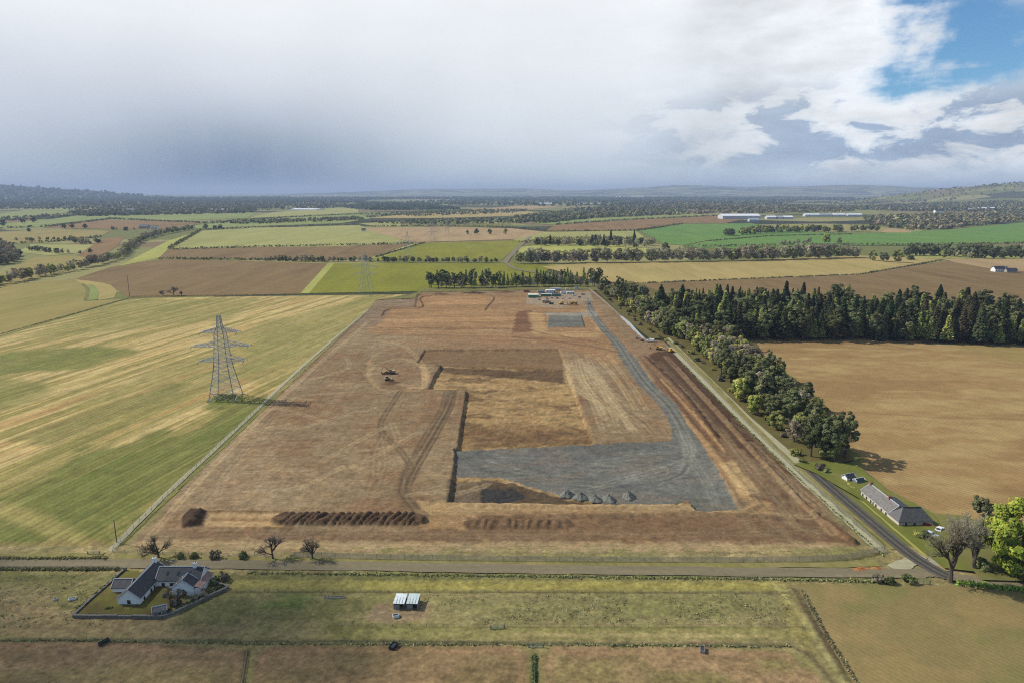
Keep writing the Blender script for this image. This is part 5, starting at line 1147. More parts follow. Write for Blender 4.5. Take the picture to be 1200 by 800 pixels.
def panel_fence(pts, step, h, label, net=NET, thick=.04, maxn=290, post=POST, pw=.06):
    P = spline(GP(pts), 10); seg = np.hypot(*np.diff(P, axis=0).T); cum = np.concatenate([[0], np.cumsum(seg)]); n = int(cum[-1]//step); step = cum[-1]/n
    root = empty('site_fence', (P[0][0], P[0][1], 0)); tag(root, label, 'fence'); ox, oy = P[0]
    pm = MB().bar((0, 0, 0), (0, 0, h+.15), pw, pw, 5).mesh('post', post); nm = MB().box(0, step-.14, -thick/2, thick/2, .05, h).mesh('mesh_panel', net)
    pos = [np.array([np.interp(i*step, cum, P[:, 0]), np.interp(i*step, cum, P[:, 1])]) for i in range(n+1)]
    for i, q in enumerate(pos):
        o = link('post', pm, root); o.location = (q[0]-ox, q[1]-oy, 0)
        if i < n:
            d = pos[i+1]-q; a = math.atan2(d[1], d[0]); o = link('mesh_panel', nm, root); o.location = (q[0]-ox+.07*math.cos(a), q[1]-oy+.07*math.sin(a), 0); o.rotation_euler = (0, 0, a)
panel_fence([(132, 647), (220, 651), (330, 652.5)], 4.2, 1.3, 'thin wire fence at the left end of the road front', NET2)
panel_fence([(345, 653), (450, 656), (600, 658), (750, 659), (880, 659), (985, 656), (1036, 646)], 4.4, 2.2, 'pale mesh fence along the road front of the site')
panel_fence([(1036, 646), (990, 603), (930, 549), (870, 492), (820, 440), (782, 402)], 4.5, 1.8, 'pale mesh fence between the site and the lane', NET2)
panel_fence([(757, 400), (735, 379), (712, 357), (690, 339)], 5.0, 2.0, 'pale fence along the upper right edge of the site by the trees')
panel_fence([(690, 339.5), (672, 341), (650, 342)], 5.0, 2.0, 'short pale fence behind the cabins')
panel_fence([(133, 643), (206, 572), (290, 492), (366, 424), (433, 363)], 4.5, 1.8, 'long pale mesh fence between the striped field and the site', NET2)
panel_fence([(485, 361), (487, 352), (489, 344)], 5.0, 2.4, 'short white fence at the far left corner of the site')
def wire_fence(pts, step, label, h=1.1, rails=(.5, 1.0), name='wire_fence', r=.02, pr=.06, mat=None):
    P = GP(pts); ox, oy = P[0]; root = empty(name, (ox, oy, 0)); tag(root, label, 'fence'); m = mat or WOOD
    pm = MB().bar((0, 0, 0), (0, 0, h+.1), pr, pr*.9, 5).mesh('post', m); pos = []
    for a, b in zip(P[:-1], P[1:]):
        n = max(1, int(np.hypot(*(b-a))//step)); pos += [a+(b-a)*i/n for i in range(n)]
    pos.append(P[-1])
    for q in pos: o = link('post', pm, root); o.location = (q[0]-ox, q[1]-oy, 0)
    for z in rails:
        mb = MB()
        for a, b in zip(pos[:-1], pos[1:]): mb.bar((a[0]-ox, a[1]-oy, z), (b[0]-ox, b[1]-oy, z), r, r, 4)
        mb.build('rail', m, root)
wire_fence([(262, 694), (600, 694.5), (926, 696)], 4, 'post and wire fence above the rough pasture', 1.1); wire_fence([(10, 751), (120, 750), (300, 753), (600, 755), (925, 757)], 4, 'post and wire fence along the top of the paddocks', 1.1)
wire_fence([(290, 764), (284, 800), (280, 820)], 3, 'fence dividing the left and middle paddocks', 1.2, r=.05); wire_fence([(626, 770), (626, 820)], 3, 'fence dividing the middle and right paddocks', 1.2, r=.05)
wire_fence([(380, 734), (600, 735), (940, 735)], 4.5, 'post and wire fence along the grass track', 1.0); wire_fence([(936, 690), (965, 742), (1003, 800)], 3.5, 'post and wire fence beside the bare sown field', 1.1)
wire_fence([(-40, 665.5), (60, 666), (138, 666)], 3.5, 'low roadside fence left of the farmhouse', 1.0, rails=(.3, .6, .9), r=.06); wire_fence([(1004, 546), (1040, 576), (1094, 604)], 4, 'garden fence behind the cottage', 1.2, rails=(.4, .8, 1.1), r=.05)

# ------------------------------------------------------------------ buildings
WHITE = plain('white_render', (.78, .78, .75), .8, var=.06); SLATE = plain('slate', (.040, .043, .048), .55, var=.2, scale=.9); SLATE_L = plain('weathered_slate', (.15, .14, .125), .7, var=.16, scale=1.0)
RIDGE = plain('pale_ridge', (.42, .43, .45), .7); PINKISH = plain('pink_harling', (.52, .43, .36), .9, var=.08); GLASS = plain('window_glass', (.03, .035, .04), .12, var=.1, spec=.6); DOOR = plain('dark_door', (.06, .055, .05), .6)
STONE = plain('field_stone', (.16, .145, .12), .95, var=.3, scale=2.5); BRICK = plain('chimney_brick', (.24, .12, .085), .9, var=.2); TILE_RED = plain('faded_red_tile', (.30, .19, .15), .8, var=.2)
def gable_block(root, x0, x1, y0, y1, wall_h, ridge_h, axis, wall, roof, over=.3, ridge=RIDGE, hip=(False, False)):
    """walls with gables, a roof slab with eaves, ridge and pale verges"""
    w = MB(); r = MB(); cap = MB(); th = .16
    if axis == 'y': a0, a1, b0, b1 = x0, x1, y0, y1
    else: a0, a1, b0, b1 = y0, y1, x0, x1
    mid = (a0+a1)/2; sl = (ridge_h-wall_h)/(mid-a0)
    T = (lambda a, b, z: (a, b, z)) if axis == 'y' else (lambda a, b, z: (b, a, z))
    n = [(a0, 0), (a1, 0), (a1, wall_h), (mid, ridge_h), (a0, wall_h)]
    hb0 = (ridge_h-wall_h)*.9 if hip[0] else 0; hb1 = (ridge_h-wall_h)*.9 if hip[1] else 0
    if not any(hip):
        w.add([T(a, b0, z) for a, z in n]+[T(a, b1, z) for a, z in n], [(0, 1, 2, 3, 4), (9, 8, 7, 6, 5)]+[(i, 5+i, 5+(i+1) % 5, (i+1) % 5) for i in (0, 1, 4)]+[(2, 7, 8, 3), (3, 8, 9, 4)])
    else: w.box(*( (a0, a1, b0, b1) if axis == 'y' else (b0, b1, a0, a1)), 0, wall_h)
    w.build('wall', wall, root)
    e0, e1 = a0-over, a1+over; ze = wall_h-sl*over+.06; zr = ridge_h+.06; c0, c1 = b0-over, b1+over
    rf = None
    for ea in (e0, e1):
        r = MB(); V = [T(ea, c0, ze), T(ea, c1, ze), T(mid, c1-hb1, zr), T(mid, c0+hb0, zr)]; V2 = [(p[0], p[1], p[2]+th) for p in V]
        r.add(V+V2, [(0, 1, 2, 3), (7, 6, 5, 4), (0, 4, 5, 1), (1, 5, 6, 2), (2, 6, 7, 3), (3, 7, 4, 0)]); rf = r.build('roof_slope', roof, root)
    for flag, cb, inner in ((hip[0], c0, c0+hb0), (hip[1], c1, c1-hb1)):
        if flag: r = MB(); V = [T(e0, cb, ze+.01), T(e1, cb, ze+.01), T(mid, inner, zr+.01)]; V2 = [(p[0], p[1], p[2]+th) for p in V]; r.add(V+V2, [(0, 1, 2), (5, 4, 3), (0, 3, 4, 1), (1, 4, 5, 2), (2, 5, 3, 0)]); r.build('roof_slope', roof, root)
    cap.bar(T(mid, c0+hb0, zr+th+.03), T(mid, c1-hb1, zr+th+.03), .16, .16, 6)
    if not any(hip):
        for c in (c0, c1):
            for ea in (e0, e1): cap.bar(T(ea, c, ze+th), T(mid, c, zr+th), .13, .13, 4)
    cap.build('ridge', ridge, root)
def opening(root, name, x0, x1, y, z0, z1, axis='x', side=-1, frame=WHITE, pane=GLASS, sill=True):
    """window or door set into a wall face; axis x: face looks along y at y=const"""
    f = MB(); p = MB(); d = .06
    if axis == 'x': f.box(x0-.1, x1+.1, min(y, y+side*d), max(y, y+side*d), z0-.1, z1+.1); p.box(x0, x1, min(y+side*d*.5, y+side*(d+.02)), max(y+side*d*.5, y+side*(d+.02)), z0, z1)
    else: f.box(min(y, y+side*d), max(y, y+side*d), x0-.1, x1+.1, z0-.1, z1+.1); p.box(min(y+side*d*.5, y+side*(d+.02)), max(y+side*d*.5, y+side*(d+.02)), x0, x1, z0, z1)
    o = f.build(name, frame, root); p.build('pane' if name == 'window' else 'door_leaf', pane, o); return o
def chimney(root, x, y, z, mat=WHITE, w=.55, h=1.5):
    o = MB().box(x-w, x+w, y-.4, y+.4, z-.8, z+h).build('chimney', mat, root)
    for s in (-.25, .25): MB().bar((x+s, y, z+h), (x+s, y, z+h+.45), .13, .11, 6).build('chimney_pot', BRICK, o)

def farmhouse():
    ax, ay = G(139, 711); bx, by = G(165, 711); x0, x1, yf = ax, bx, ay; yb = G(200, 664, 5.3)[1]+3.2
    root = empty('farmhouse', ((x0+x1)/2, yf, 0)); ox, oy = root.location[0], root.location[1]; tag(root, 'white U-shaped farmhouse with dark slate roofs around a courtyard', 'farmhouse')
    w = x1-x0; L_ = yb-yf; xr = G(237, 668, 3.0)[0]-ox+1.6; hw = w/2
    gable_block(root, -hw, hw, 0, L_, 2.9, 5.4, 'y', WHITE, SLATE)                                  # left wing, gable to the camera
    gable_block(root, hw+.01, xr, L_-6.4, L_-.02, 2.8, 5.3, 'x', WHITE, SLATE)                          # rear range
    gable_block(root, xr-6.6, xr-.3, L_-9.9, L_-6.42, 2.7, 5.0, 'y', WHITE, SLATE)                     # short right wing
    b = MB().box(xr-.28, xr+1.6, L_-9.5, L_-1.5, 0, 2.3).build('outhouse', WHITE, root); MB().add([(xr-.28, L_-9.7, 2.9), (xr+1.9, L_-9.7, 2.25), (xr+1.9, L_-1.3, 2.25), (xr-.28, L_-1.3, 2.9), (xr-.28, L_-9.7, 3.0), (xr+1.9, L_-9.7, 2.38), (xr+1.9, L_-1.3, 2.38), (xr-.28, L_-1.3, 3.0)], [(0, 1, 2, 3), (4, 5, 6, 7), (0, 1, 5, 4), (1, 2, 6, 5), (2, 3, 7, 6), (3, 0, 4, 7)]).build('outhouse_roof', TILE_RED, b)
    gable_block(root, -hw-5.0, -hw-.02, L_-9.5, L_-5.5, 2.4, 3.9, 'x', WHITE, SLATE)                    # lean wing to the left
    for y in (2.2, 6.0, 9.5): opening(root, 'window', y-.45, y+.45, hw, 1.0, 2.1, 'y', 1)
    opening(root, 'door', 7.4, 8.3, hw, 0.02, 2.1, 'y', 1, pane=DOOR)
    for k in range(3): opening(root, 'window', hw+1.6+k*2.4, hw+2.5+k*2.4, L_-6.4, 1.0, 2.1, 'x', -1)
    opening(root, 'door', xr-8.0, xr-7.0, L_-6.4, .02, 2.1, 'x', -1, pane=DOOR); opening(root, 'window', -.5, .5, 0, 1.1, 2.3, 'x', -1); opening(root, 'window', xr-4.0, xr-3.0, L_-9.9, 1.0, 2.1, 'x', -1)
    chimney(root, 0, L_-.5, 5.4); chimney(root, xr-2.6, L_-3.2, 5.3)
    for k in range(3):                                                                              # roof lights on the rear range
        x = hw+2.5+k*3.2; s = (5.3-2.8)/3.2; za, zb = 2.8+1.1*s+.29, 2.8+2.0*s+.29; ya, yb2 = L_-6.4+1.1, L_-6.4+2.0
        MB().add([(x, ya, za), (x+.7, ya, za), (x+.7, yb2, zb), (x, yb2, zb), (x, ya, za-.1), (x+.7, ya, za-.1), (x+.7, yb2, zb-.1), (x, yb2, zb-.1)], [(0, 1, 2, 3), (7, 6, 5, 4), (0, 4, 5, 1), (1, 5, 6, 2), (2, 6, 7, 3), (3, 7, 4, 0)]).build('roof_light', GLASS, root)
    # garden wall
    W = GP([(86, 724), (190, 725), (205, 720), (268, 690), (252, 684)]); wr = empty('garden_wall', (W[0][0], W[0][1], 0)); tag(wr, 'low grey stone wall around the white farmhouse garden', 'wall')
    W2 = GP([(86, 724), (112, 700), (148, 668)])
    for Q in (W, W2):
        for a, c in zip(Q[:-1], Q[1:]):
            d = c-a; l = np.hypot(*d); an = math.atan2(d[1], d[0]); n = max(1, int(l//4))
            for i in range(n):
                p = a+d*i/n-W[0]; hh = 1.0+.25*random.random(); o = MB().box(.02, l/n-.02, -.28, .28, 0, hh).box(.0, l/n-.03, -.36, .36, hh, hh+.12).build('wall_length', STONE, wr); o.location = (p[0], p[1], 0); o.rotation_euler = (0, 0, an)
    sh = empty('garden_shed', G(188, 720)+(0,), R(24)); tag(sh, 'small dark roofed shed at the corner of the farmhouse garden', 'shed'); gable_block(sh, -1.7, 1.7, -1.3, 1.3, 1.9, 2.7, 'x', plain('grey_board', (.16, .17, .17), .8), SLATE_L, .2); opening(sh, 'door', -.5, .4, -1.3, .02, 1.7, 'x', -1, pane=DOOR)
    # lawn inside the wall
    field([(92, 722), (186, 723), (200, 716), (196, 690), (162, 672), (148, 672), (116, 700)], field_mat('mossy_garden', [S(84, 92, 44), S(112, 112, 52), S(104, 88, 60), S(92, 100, 46)], 20, 1.4, .25), 'mossy green lawn inside the farmhouse wall')
farmhouse()

def cottage():
    x0, y0 = G(1053, 618); root = empty('cottage', (x0, y0, 0), R(2)); tag(root, 'long low cottage with pale walls and a weathered slate roof by the lane', 'cottage')
    gable_block(root, 0, 6.4, 6.3, 25, 2.7, 5.2, 'y', PINKISH, SLATE_L); gable_block(root, -.1, 12, 0, 6.28, 2.5, 6.0, 'x', PINKISH, plain('mid_slate', (.10, .098, .095), .65, var=.2), hip=(True, True), ridge=SLATE)
    e = MB().box(6.42, 10.2, 8.5, 19.5, 0, 2.1).build('lean_to', PINKISH, root); MB().add([(6.42, 8.3, 3.1), (10.5, 8.3, 2.1), (10.5, 19.7, 2.1), (6.42, 19.7, 3.1), (6.42, 8.3, 3.2), (10.5, 8.3, 2.22), (10.5, 19.7, 2.22), (6.42, 19.7, 3.2)], [(0, 1, 2, 3), (4, 5, 6, 7), (0, 1, 5, 4), (1, 2, 6, 5), (2, 3, 7, 6), (3, 0, 4, 7)]).build('lean_to_roof', SLATE, e)
    for y in (8, 11, 14.5, 18, 21, 23.6): opening(root, 'window', y-.5, y+.5, 0, .9, 2.1, 'y', -1)
    opening(root, 'door', 16, 16.9, 0, .02, 2.1, 'y', -1, pane=DOOR)
    for x in (2, 5, 8.5): opening(root, 'window', x, x+1.0, 0, .9, 2.0, 'x', -1)
    chimney(root, 3.2, 24.4, 5.0, BRICK, .5, 1.3); chimney(root, 3.2, 12.0, 5.0, BRICK, .5, 1.4)
    for y in (10, 16, 21): MB().box(-.35, -.05, y-.04, y+.04, 2.55, 2.62).build('gutter_bracket', DOOR, root)
    s = empty('garden_outhouse', G(994, 563)+(0,), R(20)); tag(s, 'small white outhouse on the cottage lawn', 'outhouse'); gable_block(s, -2.2, 2.2, -1.4, 1.4, 2.0, 3.0, 'x', WHITE, SLATE, .2); opening(s, 'door', -.5, .4, -1.4, .02, 1.8, 'x', -1, pane=DOOR)
    g = empty('greenhouse', G(1006, 566)+(0,), R(20)); tag(g, 'glass greenhouse frame right of the white outhouse', 'greenhouse'); gable_block(g, -2.2, 2.2, -1.2, 1.2, 1.5, 2.2, 'x', plain('greenhouse_glass', (.16, .20, .21), .15), GLASS, .05, WHITE)
cottage()

# ------------------------------------------------------------------ vehicles and plant
TYRE = plain('tyre', (.02, .02, .02), .9); RIM = plain('wheel_rim', (.4, .4, .42), .4, .6); LAMP = plain('lamp_glass', (.75, .73, .66), .2); TAIL = plain('tail_glass', (.35, .02, .02), .3); YEL = plain('plant_yellow', (.62, .36, .035), .5, var=.12); BLACKM = plain('black_metal', (.03, .03, .032), .6); MUDDY = plain('muddy_steel', (.13, .10, .075), .9, var=.3)
def paint(name, c): return plain(name, c, .3, 0, .05, 1.0, .5)
def wheel(root, x, y, r, w, rim=True):
    o = MB().bar((x, y-w/2, r), (x, y+w/2, r), r, r, 14).build('wheel', TYRE, root)
    if rim: MB().bar((x, y-w/2-.02, r), (x, y+w/2+.02, r), r*.55, r*.55, 10).build('rim', RIM, o)
def car(px, py, rz, col, label, kind='car', z=.35, sc=1.0, group=None, name=None):
    x, y = G(px, py); L_, W_, = (4.4, 1.8) if kind == 'car' else (5.4, 2.0)
    root = empty(name or ('parked_car' if kind == 'car' else 'parked_van'), (x, y, z), R(rz)); root.scale = (sc, sc, sc); tag(root, label, 'car' if kind == 'car' else 'van', group); h = L_/2
    if kind == 'car': body = [(-h, .35), (h, .35), (h, .72), (h-.2, .84), (h-1.15, .94), (-h+.25, .98), (-h, .8)]; cab = [(h-1.25, .93), (h-2.0, 1.42), (-h+1.0, 1.45), (-h+.3, .97)]
    else: body = [(-h, .4), (h, .4), (h, .95), (h-.15, 1.1), (h-1.0, 1.28), (-h, 1.3)]; cab = [(h-1.0, 1.27), (h-1.6, 2.0), (h-1.9, 2.12), (-h+.1, 2.15), (-h, 1.29)]
    V = MB().prism(body, -W_/2, W_/2).build('body', col, root); MB().prism(cab, -W_/2+.12, W_/2-.12).build('roof', col, root)
    g = .02
    if kind == 'car':
        for s in (-1, 1): y = s*(W_/2-.12+g); MB().add([(h-1.45, y, .98), (h-2.03, y, 1.36), (-h+1.0, y, 1.38), (-h+.45, y, 1.0), (h-1.45, y-s*.03, .98), (h-2.03, y-s*.03, 1.36), (-h+1.0, y-s*.03, 1.38), (-h+.45, y-s*.03, 1.0)], [(0, 1, 2, 3), (4, 5, 6, 7), (0, 1, 5, 4), (2, 3, 7, 6)]).build('side_window', GLASS, root)
        for xa, za, xb, zb, nm in ((h-1.27, .97, h-1.96, 1.40, 'windscreen'), (-h+.32, 1.0, -h+.98, 1.42, 'rear_window')): MB().add([(xa+g, -W_/2+.22, za+g), (xa+g, W_/2-.22, za+g), (xb+g, W_/2-.25, zb+g), (xb+g, -W_/2+.25, zb+g)] if nm == 'windscreen' else [(xa-g, -W_/2+.22, za+g), (xa-g, W_/2-.22, za+g), (xb-g, W_/2-.25, zb+g), (xb-g, -W_/2+.25, zb+g)], [(0, 1, 2, 3)]).build(nm, GLASS, root)
    else:
        for s in (-1, 1): y = s*(W_/2-.12+g); MB().add([(h-1.15, y, 1.32), (h-1.68, y, 1.9), (h-2.4, y, 1.95), (h-2.4, y, 1.32)], [(0, 1, 2, 3)]).build('side_window', GLASS, root)
        MB().add([(h-1.0+g, -W_/2+.2, 1.32), (h-1.0+g, W_/2-.2, 1.32), (h-1.58+g, W_/2-.22, 1.98), (h-1.58+g, -W_/2+.22, 1.98)], [(0, 1, 2, 3)]).build('windscreen', GLASS, root)
    for xx in (h-.85, -h+.85):
        for s in (-1, 1): wheel(root, xx, s*(W_/2-.08), .33, .22)
    for s in (-1, 1): MB().box(h-.04, h+.02, s*.62-.18, s*.62+.18, .62, .74).build('headlight', LAMP, root); MB().box(-h-.02, -h+.04, s*.66-.14, s*.66+.14, .66, .82).build('tail_light', TAIL, root)
car(1091, 628, -52, paint('silver_blue_paint', (.42, .50, .56)), 'pale blue estate car parked beside the cottage gable', z=.2); car(1101, 622, 40, paint('white_paint', (.7, .7, .68)), 'white car parked beyond the pale blue one', z=.2); car(1086, 617, -10, paint('red_paint', (.42, .03, .03)), 'red car parked against the cottage gable', z=.2)
car(762, 401, 155, paint('van_white', (.72, .72, .71)), 'white van parked on the stone apron by the trees', 'van', .5, 1.15); car(752, 400, 100, paint('dark_grey_paint', (.05, .05, .055)), 'dark grey car parked left of the white van', z=.5); car(746, 397, 80, paint('grey_paint', (.16, .17, .18)), 'mid grey car by the upper fence end', z=.5)
car(690, 357, 110, paint('maroon_paint', (.14, .03, .035)), 'dark red car driving up the haul road', z=.55); car(683, 346, 20, paint('black_paint', (.02, .02, .022)), 'black car at the top of the haul road', z=.5); car(676, 339, 10, paint('sky_blue_paint', (.30, .48, .62)), 'light blue van at the site entrance', 'van', .3)
for k, (px, py, c, lb) in enumerate(((641, 350.5, (.40, .03, .03), 'small red car in front of the green cabins'), (646, 349.5, (.6, .6, .6), 'silver car second in the row by the cabins'), (653, 350, (.04, .05, .08), 'navy car third in the row by the cabins'), (659, 350, (.7, .7, .7), 'white car last in the row by the cabins'))):
    car(px, py, 80, paint('row_paint_%d' % k, c), lb, z=.4)

def excavator(px, py, rz, label, col=YEL, sc=1.0, z=.4, arm=0.0):
    x, y = G(px, py); root = empty('excavator', (x, y, z), R(rz)); root.scale = (sc,)*3; tag(root, label, 'excavator')
    for s in (-1, 1):
        t = MB().prism([(-2.0, .1), (-1.7, 0), (1.7, 0), (2.0, .1), (2.15, .45), (1.95, .8), (-1.95, .8), (-2.15, .45)], s*1.15-.3, s*1.15+.3).build('track', BLACKM, root)
        for q in (-1.6, -.8, 0, .8, 1.6): MB().bar((q, s*1.15-.33, .4), (q, s*1.15+.33, .4), .26, .26, 8).build('roller', MUDDY, t)
    MB().box(-1.2, 1.2, -.85, .85, .5, 1.0).build('undercarriage', MUDDY, root)
    MB().prism([(-2.6, 1.05), (1.5, 1.05), (1.5, 1.5), (.2, 2.0), (-2.5, 2.05), (-2.75, 1.6)], -1.35, 1.35).build('house', col, root)
    cab = MB().prism([(.1, 1.06), (1.75, 1.06), (1.8, 1.9), (1.3, 2.95), (.15, 2.95)], .45, 1.37).build('cab', col, root); MB().prism([(.3, 1.9), (1.73, 1.9), (1.28, 2.8), (.3, 2.8)], .43, 1.39).build('cab_window', GLASS, cab)
    boom = MB()
    p = [Vector((1.3, -.25, 1.6)), Vector((3.4, -.25, 4.3+arm)), Vector((5.6, -.25, 4.4+arm))]; tube_path(boom, p, [.32, .36, .24], 4); b = boom.build('boom', col, root); MB().bar((2.0, -.25, 1.5), (3.6, -.25, 3.9+arm), .1, .08, 6).build('hydraulic_ram', RIM, b)
    MB().bar((5.5, -.25, 4.5+arm), (6.4, -.25, 1.6), .25, .17, 4).build('stick', col, root)
    MB().prism([(6.2, 1.7), (6.7, 1.6), (6.9, .9), (6.3, .35), (5.6, .45), (5.9, .9)], -.8, .3).build('bucket', MUDDY, root)
excavator(772, 410, 170, 'yellow excavator working beside the stone haul road crossing'); excavator(658, 357, 15, 'yellow excavator on the ground before the cabins'); excavator(459, 438, 200, 'muddy ochre excavator beside the spoil heap on the stripped field', plain('muddy_ochre', (.34, .25, .12), .7, var=.2), z=.5)
excavator(646, 357, 160, 'dark excavator left of the yellow one before the cabins', paint('charcoal_plant', (.06, .055, .05)))
def dozer(px, py, rz, label, col=YEL, z=.4):
    x, y = G(px, py); root = empty('bulldozer', (x, y, z), R(rz)); tag(root, label, 'bulldozer')
    for s in (-1, 1): MB().prism([(-1.7, .1), (-1.4, 0), (1.4, 0), (1.7, .1), (1.85, .5), (1.2, .95), (-1.2, .95), (-1.85, .5)], s*1.1-.3, s*1.1+.3).build('track', BLACKM, root)
    MB().prism([(-1.7, .7), (1.9, .7), (1.9, 1.6), (.5, 1.75), (-1.7, 1.5)], -.8, .8).build('body', col, root); c = MB().prism([(-1.3, 1.5), (.5, 1.7), (.35, 2.85), (-1.2, 2.85)], -.75, .75).build('cab', col, root); MB().prism([(-1.1, 1.95), (.35, 1.95), (.28, 2.7), (-1.05, 2.7)], -.78, .78).build('cab_window', GLASS, c)
    MB().prism([(2.5, .1), (2.75, .2), (2.65, .8), (2.8, 1.4), (2.6, 1.45), (2.45, .8)], -1.9, 1.9).build('blade', col, root)
    for s in (-1, 1): MB().bar((2.5, s*1.45, .5), (.2, s*1.45, .5), .12, .12, 4).build('push_arm', MUDDY, root)
dozer(786, 413, 30, 'yellow bulldozer on the dark topsoil strip'); dozer(454, 446, 20, 'dull ochre bulldozer on the stripped field', plain('muddy_ochre', (.34, .25, .12), .7, var=.2))
def dumper(px, py, rz, label, col=YEL, z=.4):
    x, y = G(px, py); root = empty('dump_truck', (x, y, z), R(rz)); tag(root, label, 'dump truck')
    MB().box(-3.2, 3.6, -.7, .7, .7, 1.1).build('chassis', BLACKM, root); c = MB().prism([(2.0, 1.12), (4.0, 1.12), (4.0, 1.8), (3.4, 2.8), (2.0, 2.8)], -1.2, 1.2).build('cab', col, root); MB().prism([(2.3, 1.9), (3.88, 1.9), (3.36, 2.68), (2.3, 2.68)], -1.22, 1.22).build('cab_window', GLASS, c)
    MB().add([(-3.6, -1.2, 1.3), (1.6, -1.2, 1.2), (1.6, 1.2, 1.2), (-3.6, 1.2, 1.3), (-4.2, -1.45, 2.0), (1.9, -1.45, 2.7), (1.9, 1.45, 2.7), (-4.2, 1.45, 2.0)], [(0, 1, 2, 3), (0, 1, 5, 4), (1, 2, 6, 5), (2, 3, 7, 6)]).build('skip', col, root)
    for q in (-2.2, -.6, 2.8):
        for s in (-1, 1): wheel(root, q, s*1.2, .72, .5)
dumper(672, 357, 10, 'yellow dump truck right of the excavators before the cabins'); dumper(640, 355, 170, 'pale dump truck at the left of the machines before the cabins', paint('cream_plant', (.5, .46, .36)))

GREENC = plain('green_cabin', (.05, .20, .10), .5, var=.08); WHITEC = plain('white_cabin', (.68, .70, .68), .5, var=.05); CREAMC = plain('cream_roof', (.60, .62, .52), .6, var=.06); BLUEC = plain('blue_grey_cabin', (.28, .34, .38), .5)
def cabin(px, py, rz, ln, w, h, wall, roof, label, z=.4, nwin=3):
    x, y = G(px, py); root = empty('site_cabin', (x, y, z), R(rz)); tag(root, label, 'cabin')
    MB().box(-ln/2, ln/2, -w/2, w/2, .15, h).build('wall', wall, root); MB().box(-ln/2-.12, ln/2+.12, -w/2-.12, w/2+.12, h, h+.18).build('roof', roof, root)
    for sx in (-1, 1): MB().box(sx*ln*.35-.3, sx*ln*.35+.3, -w/2+.1, w/2-.1, 0, .15).build('skid', BLACKM, root)
    for k in range(nwin): xx = -ln/2+ln*(k+.7)/(nwin+.9); opening(root, 'window', xx-.5, xx+.5, -w/2, h*.45, h*.8, 'x', -1)
    opening(root, 'door', ln/2-1.5, ln/2-.6, -w/2, .2, h*.8, 'x', -1, pane=DOOR)
cabin(625, 348.5, 2, 11.5, 9.5, 3.0, GREENC, CREAMC, 'broad green site cabin with a cream flat roof'); cabin(640, 347.5, 2, 12, 3, 2.7, GREENC, WHITEC, 'long green cabin with a pale roof beside the broad one'); cabin(645, 343.5, 2, 11, 6, 3.2, WHITEC, WHITEC, 'white cabin behind the green cabins')
cabin(652, 347.5, 2, 10, 3, 2.7, GREENC, plain('dark_roof', (.1, .12, .12), .6), 'green cabin with a dark roof, right of the pale roofed one', nwin=2); cabin(634, 343.5, 2, 8, 3, 2.6, BLUEC, BLUEC, 'blue grey cabin behind the broad green one', nwin=2); cabin(660, 344.5, 10, 6, 2.5, 2.6, WHITEC, plain('pink_roof', (.5, .36, .33), .7), 'small white cabin with a pinkish roof at the right end', nwin=1)

cabin(668, 345, 4, 9, 3, 2.7, WHITEC, WHITEC, 'white cabin with a flat white roof, second from the right end', nwin=2); cabin(651, 341, 2, 12, 3, 2.7, BLUEC, WHITEC, 'pale roofed blue grey cabin at the back of the compound', nwin=3); cabin(617, 342.5, 2, 7, 3, 2.6, plain('rust_container', (.30, .11, .07), .6), plain('rust_container', (.30, .11, .07), .6), 'rust red store container left of the cabins', nwin=1)
for k, (px, py, rz, c, lb) in enumerate(((667, 350, 75, (.55, .56, .58), 'silver car parked right of the row by the cabins'), (673, 347, 20, (.68, .68, .66), 'white car on the gravel near the haul road top'), (679, 349, 60, (.08, .10, .16), 'dark blue car beside the haul road top'), (632, 352, 85, (.10, .10, .10), 'charcoal car before the broad green cabin'))):
    car(px, py, rz, paint('yard_paint_%d' % k, c), lb, z=.4)
car(665, 340, 5, paint('yard_van', (.7, .7, .7)), 'white van behind the right end of the cabins', 'van', .3)
# ------------------------------------------------------------------ heaps
def heap(px, py, r, h, mat, label, seed, z, name='stone_heap', cat='heap', group=None, col=None, ex=1.0):
    rng = np.random.default_rng(seed); x, y = G(px, py); n = 26; m = 12; V = [(0, 0, h)]; F = []
    for j in range(1, m+1):
        q = j/m
        for i in range(n):
            a = 2*math.pi*i/n; wob = 1+.16*math.sin(a*2+seed)+.10*math.sin(a*5+seed*2); zz = h*(1-q)**1.05*(1+.10*rng.normal())
            V.append((math.cos(a)*r*q*wob*ex, math.sin(a)*r*q*wob, zz if j < m else -.25))
    F3 = [(0, 1+i, 1+(i+1) % n, 1+(i+1) % n) for i in range(n)]
    me = bpy.data.meshes.new(name); FF = [(0, 1+i, 1+(i+1) % n) for i in range(n)]+[(1+(j-1)*n+i, 1+j*n+i, 1+j*n+(i+1) % n, 1+(j-1)*n+(i+1) % n) for j in range(1, m) for i in range(n)]
    me.from_pydata(V, [], FF); me.update(); me.materials.append(mat)
    o = link(name, me); o.location = (x, y, z); return tag(o, label, cat, group)
HEAPM = plain('tipped_stone', S(124, 122, 122), .95, var=.25, scale=1.6); EARTHM = plain('tipped_earth', S(120, 90, 66), .95, var=.28, scale=1.2); DEARTH = plain('dark_topsoil', S(78, 56, 44), .95, var=.3, scale=1.4)
for px, py, r, h, lb, sd in ((665, 577, 3.0, 2.2, 'leftmost tipped heap of pale stone on the platform edge', 1), (681, 580, 3.0, 2.2, 'second heap of pale stone from the left', 2), (697, 582, 2.8, 2.0, 'third heap of pale stone from the left', 3), (714, 582, 2.8, 2.1, 'fourth heap of stone, darker on its right side', 4), (737, 579, 3.0, 2.3, 'rightmost stone heap, set apart from the row of four', 5)): heap(px, py, r, h, HEAPM, lb, sd, -.95, group='stone heaps')
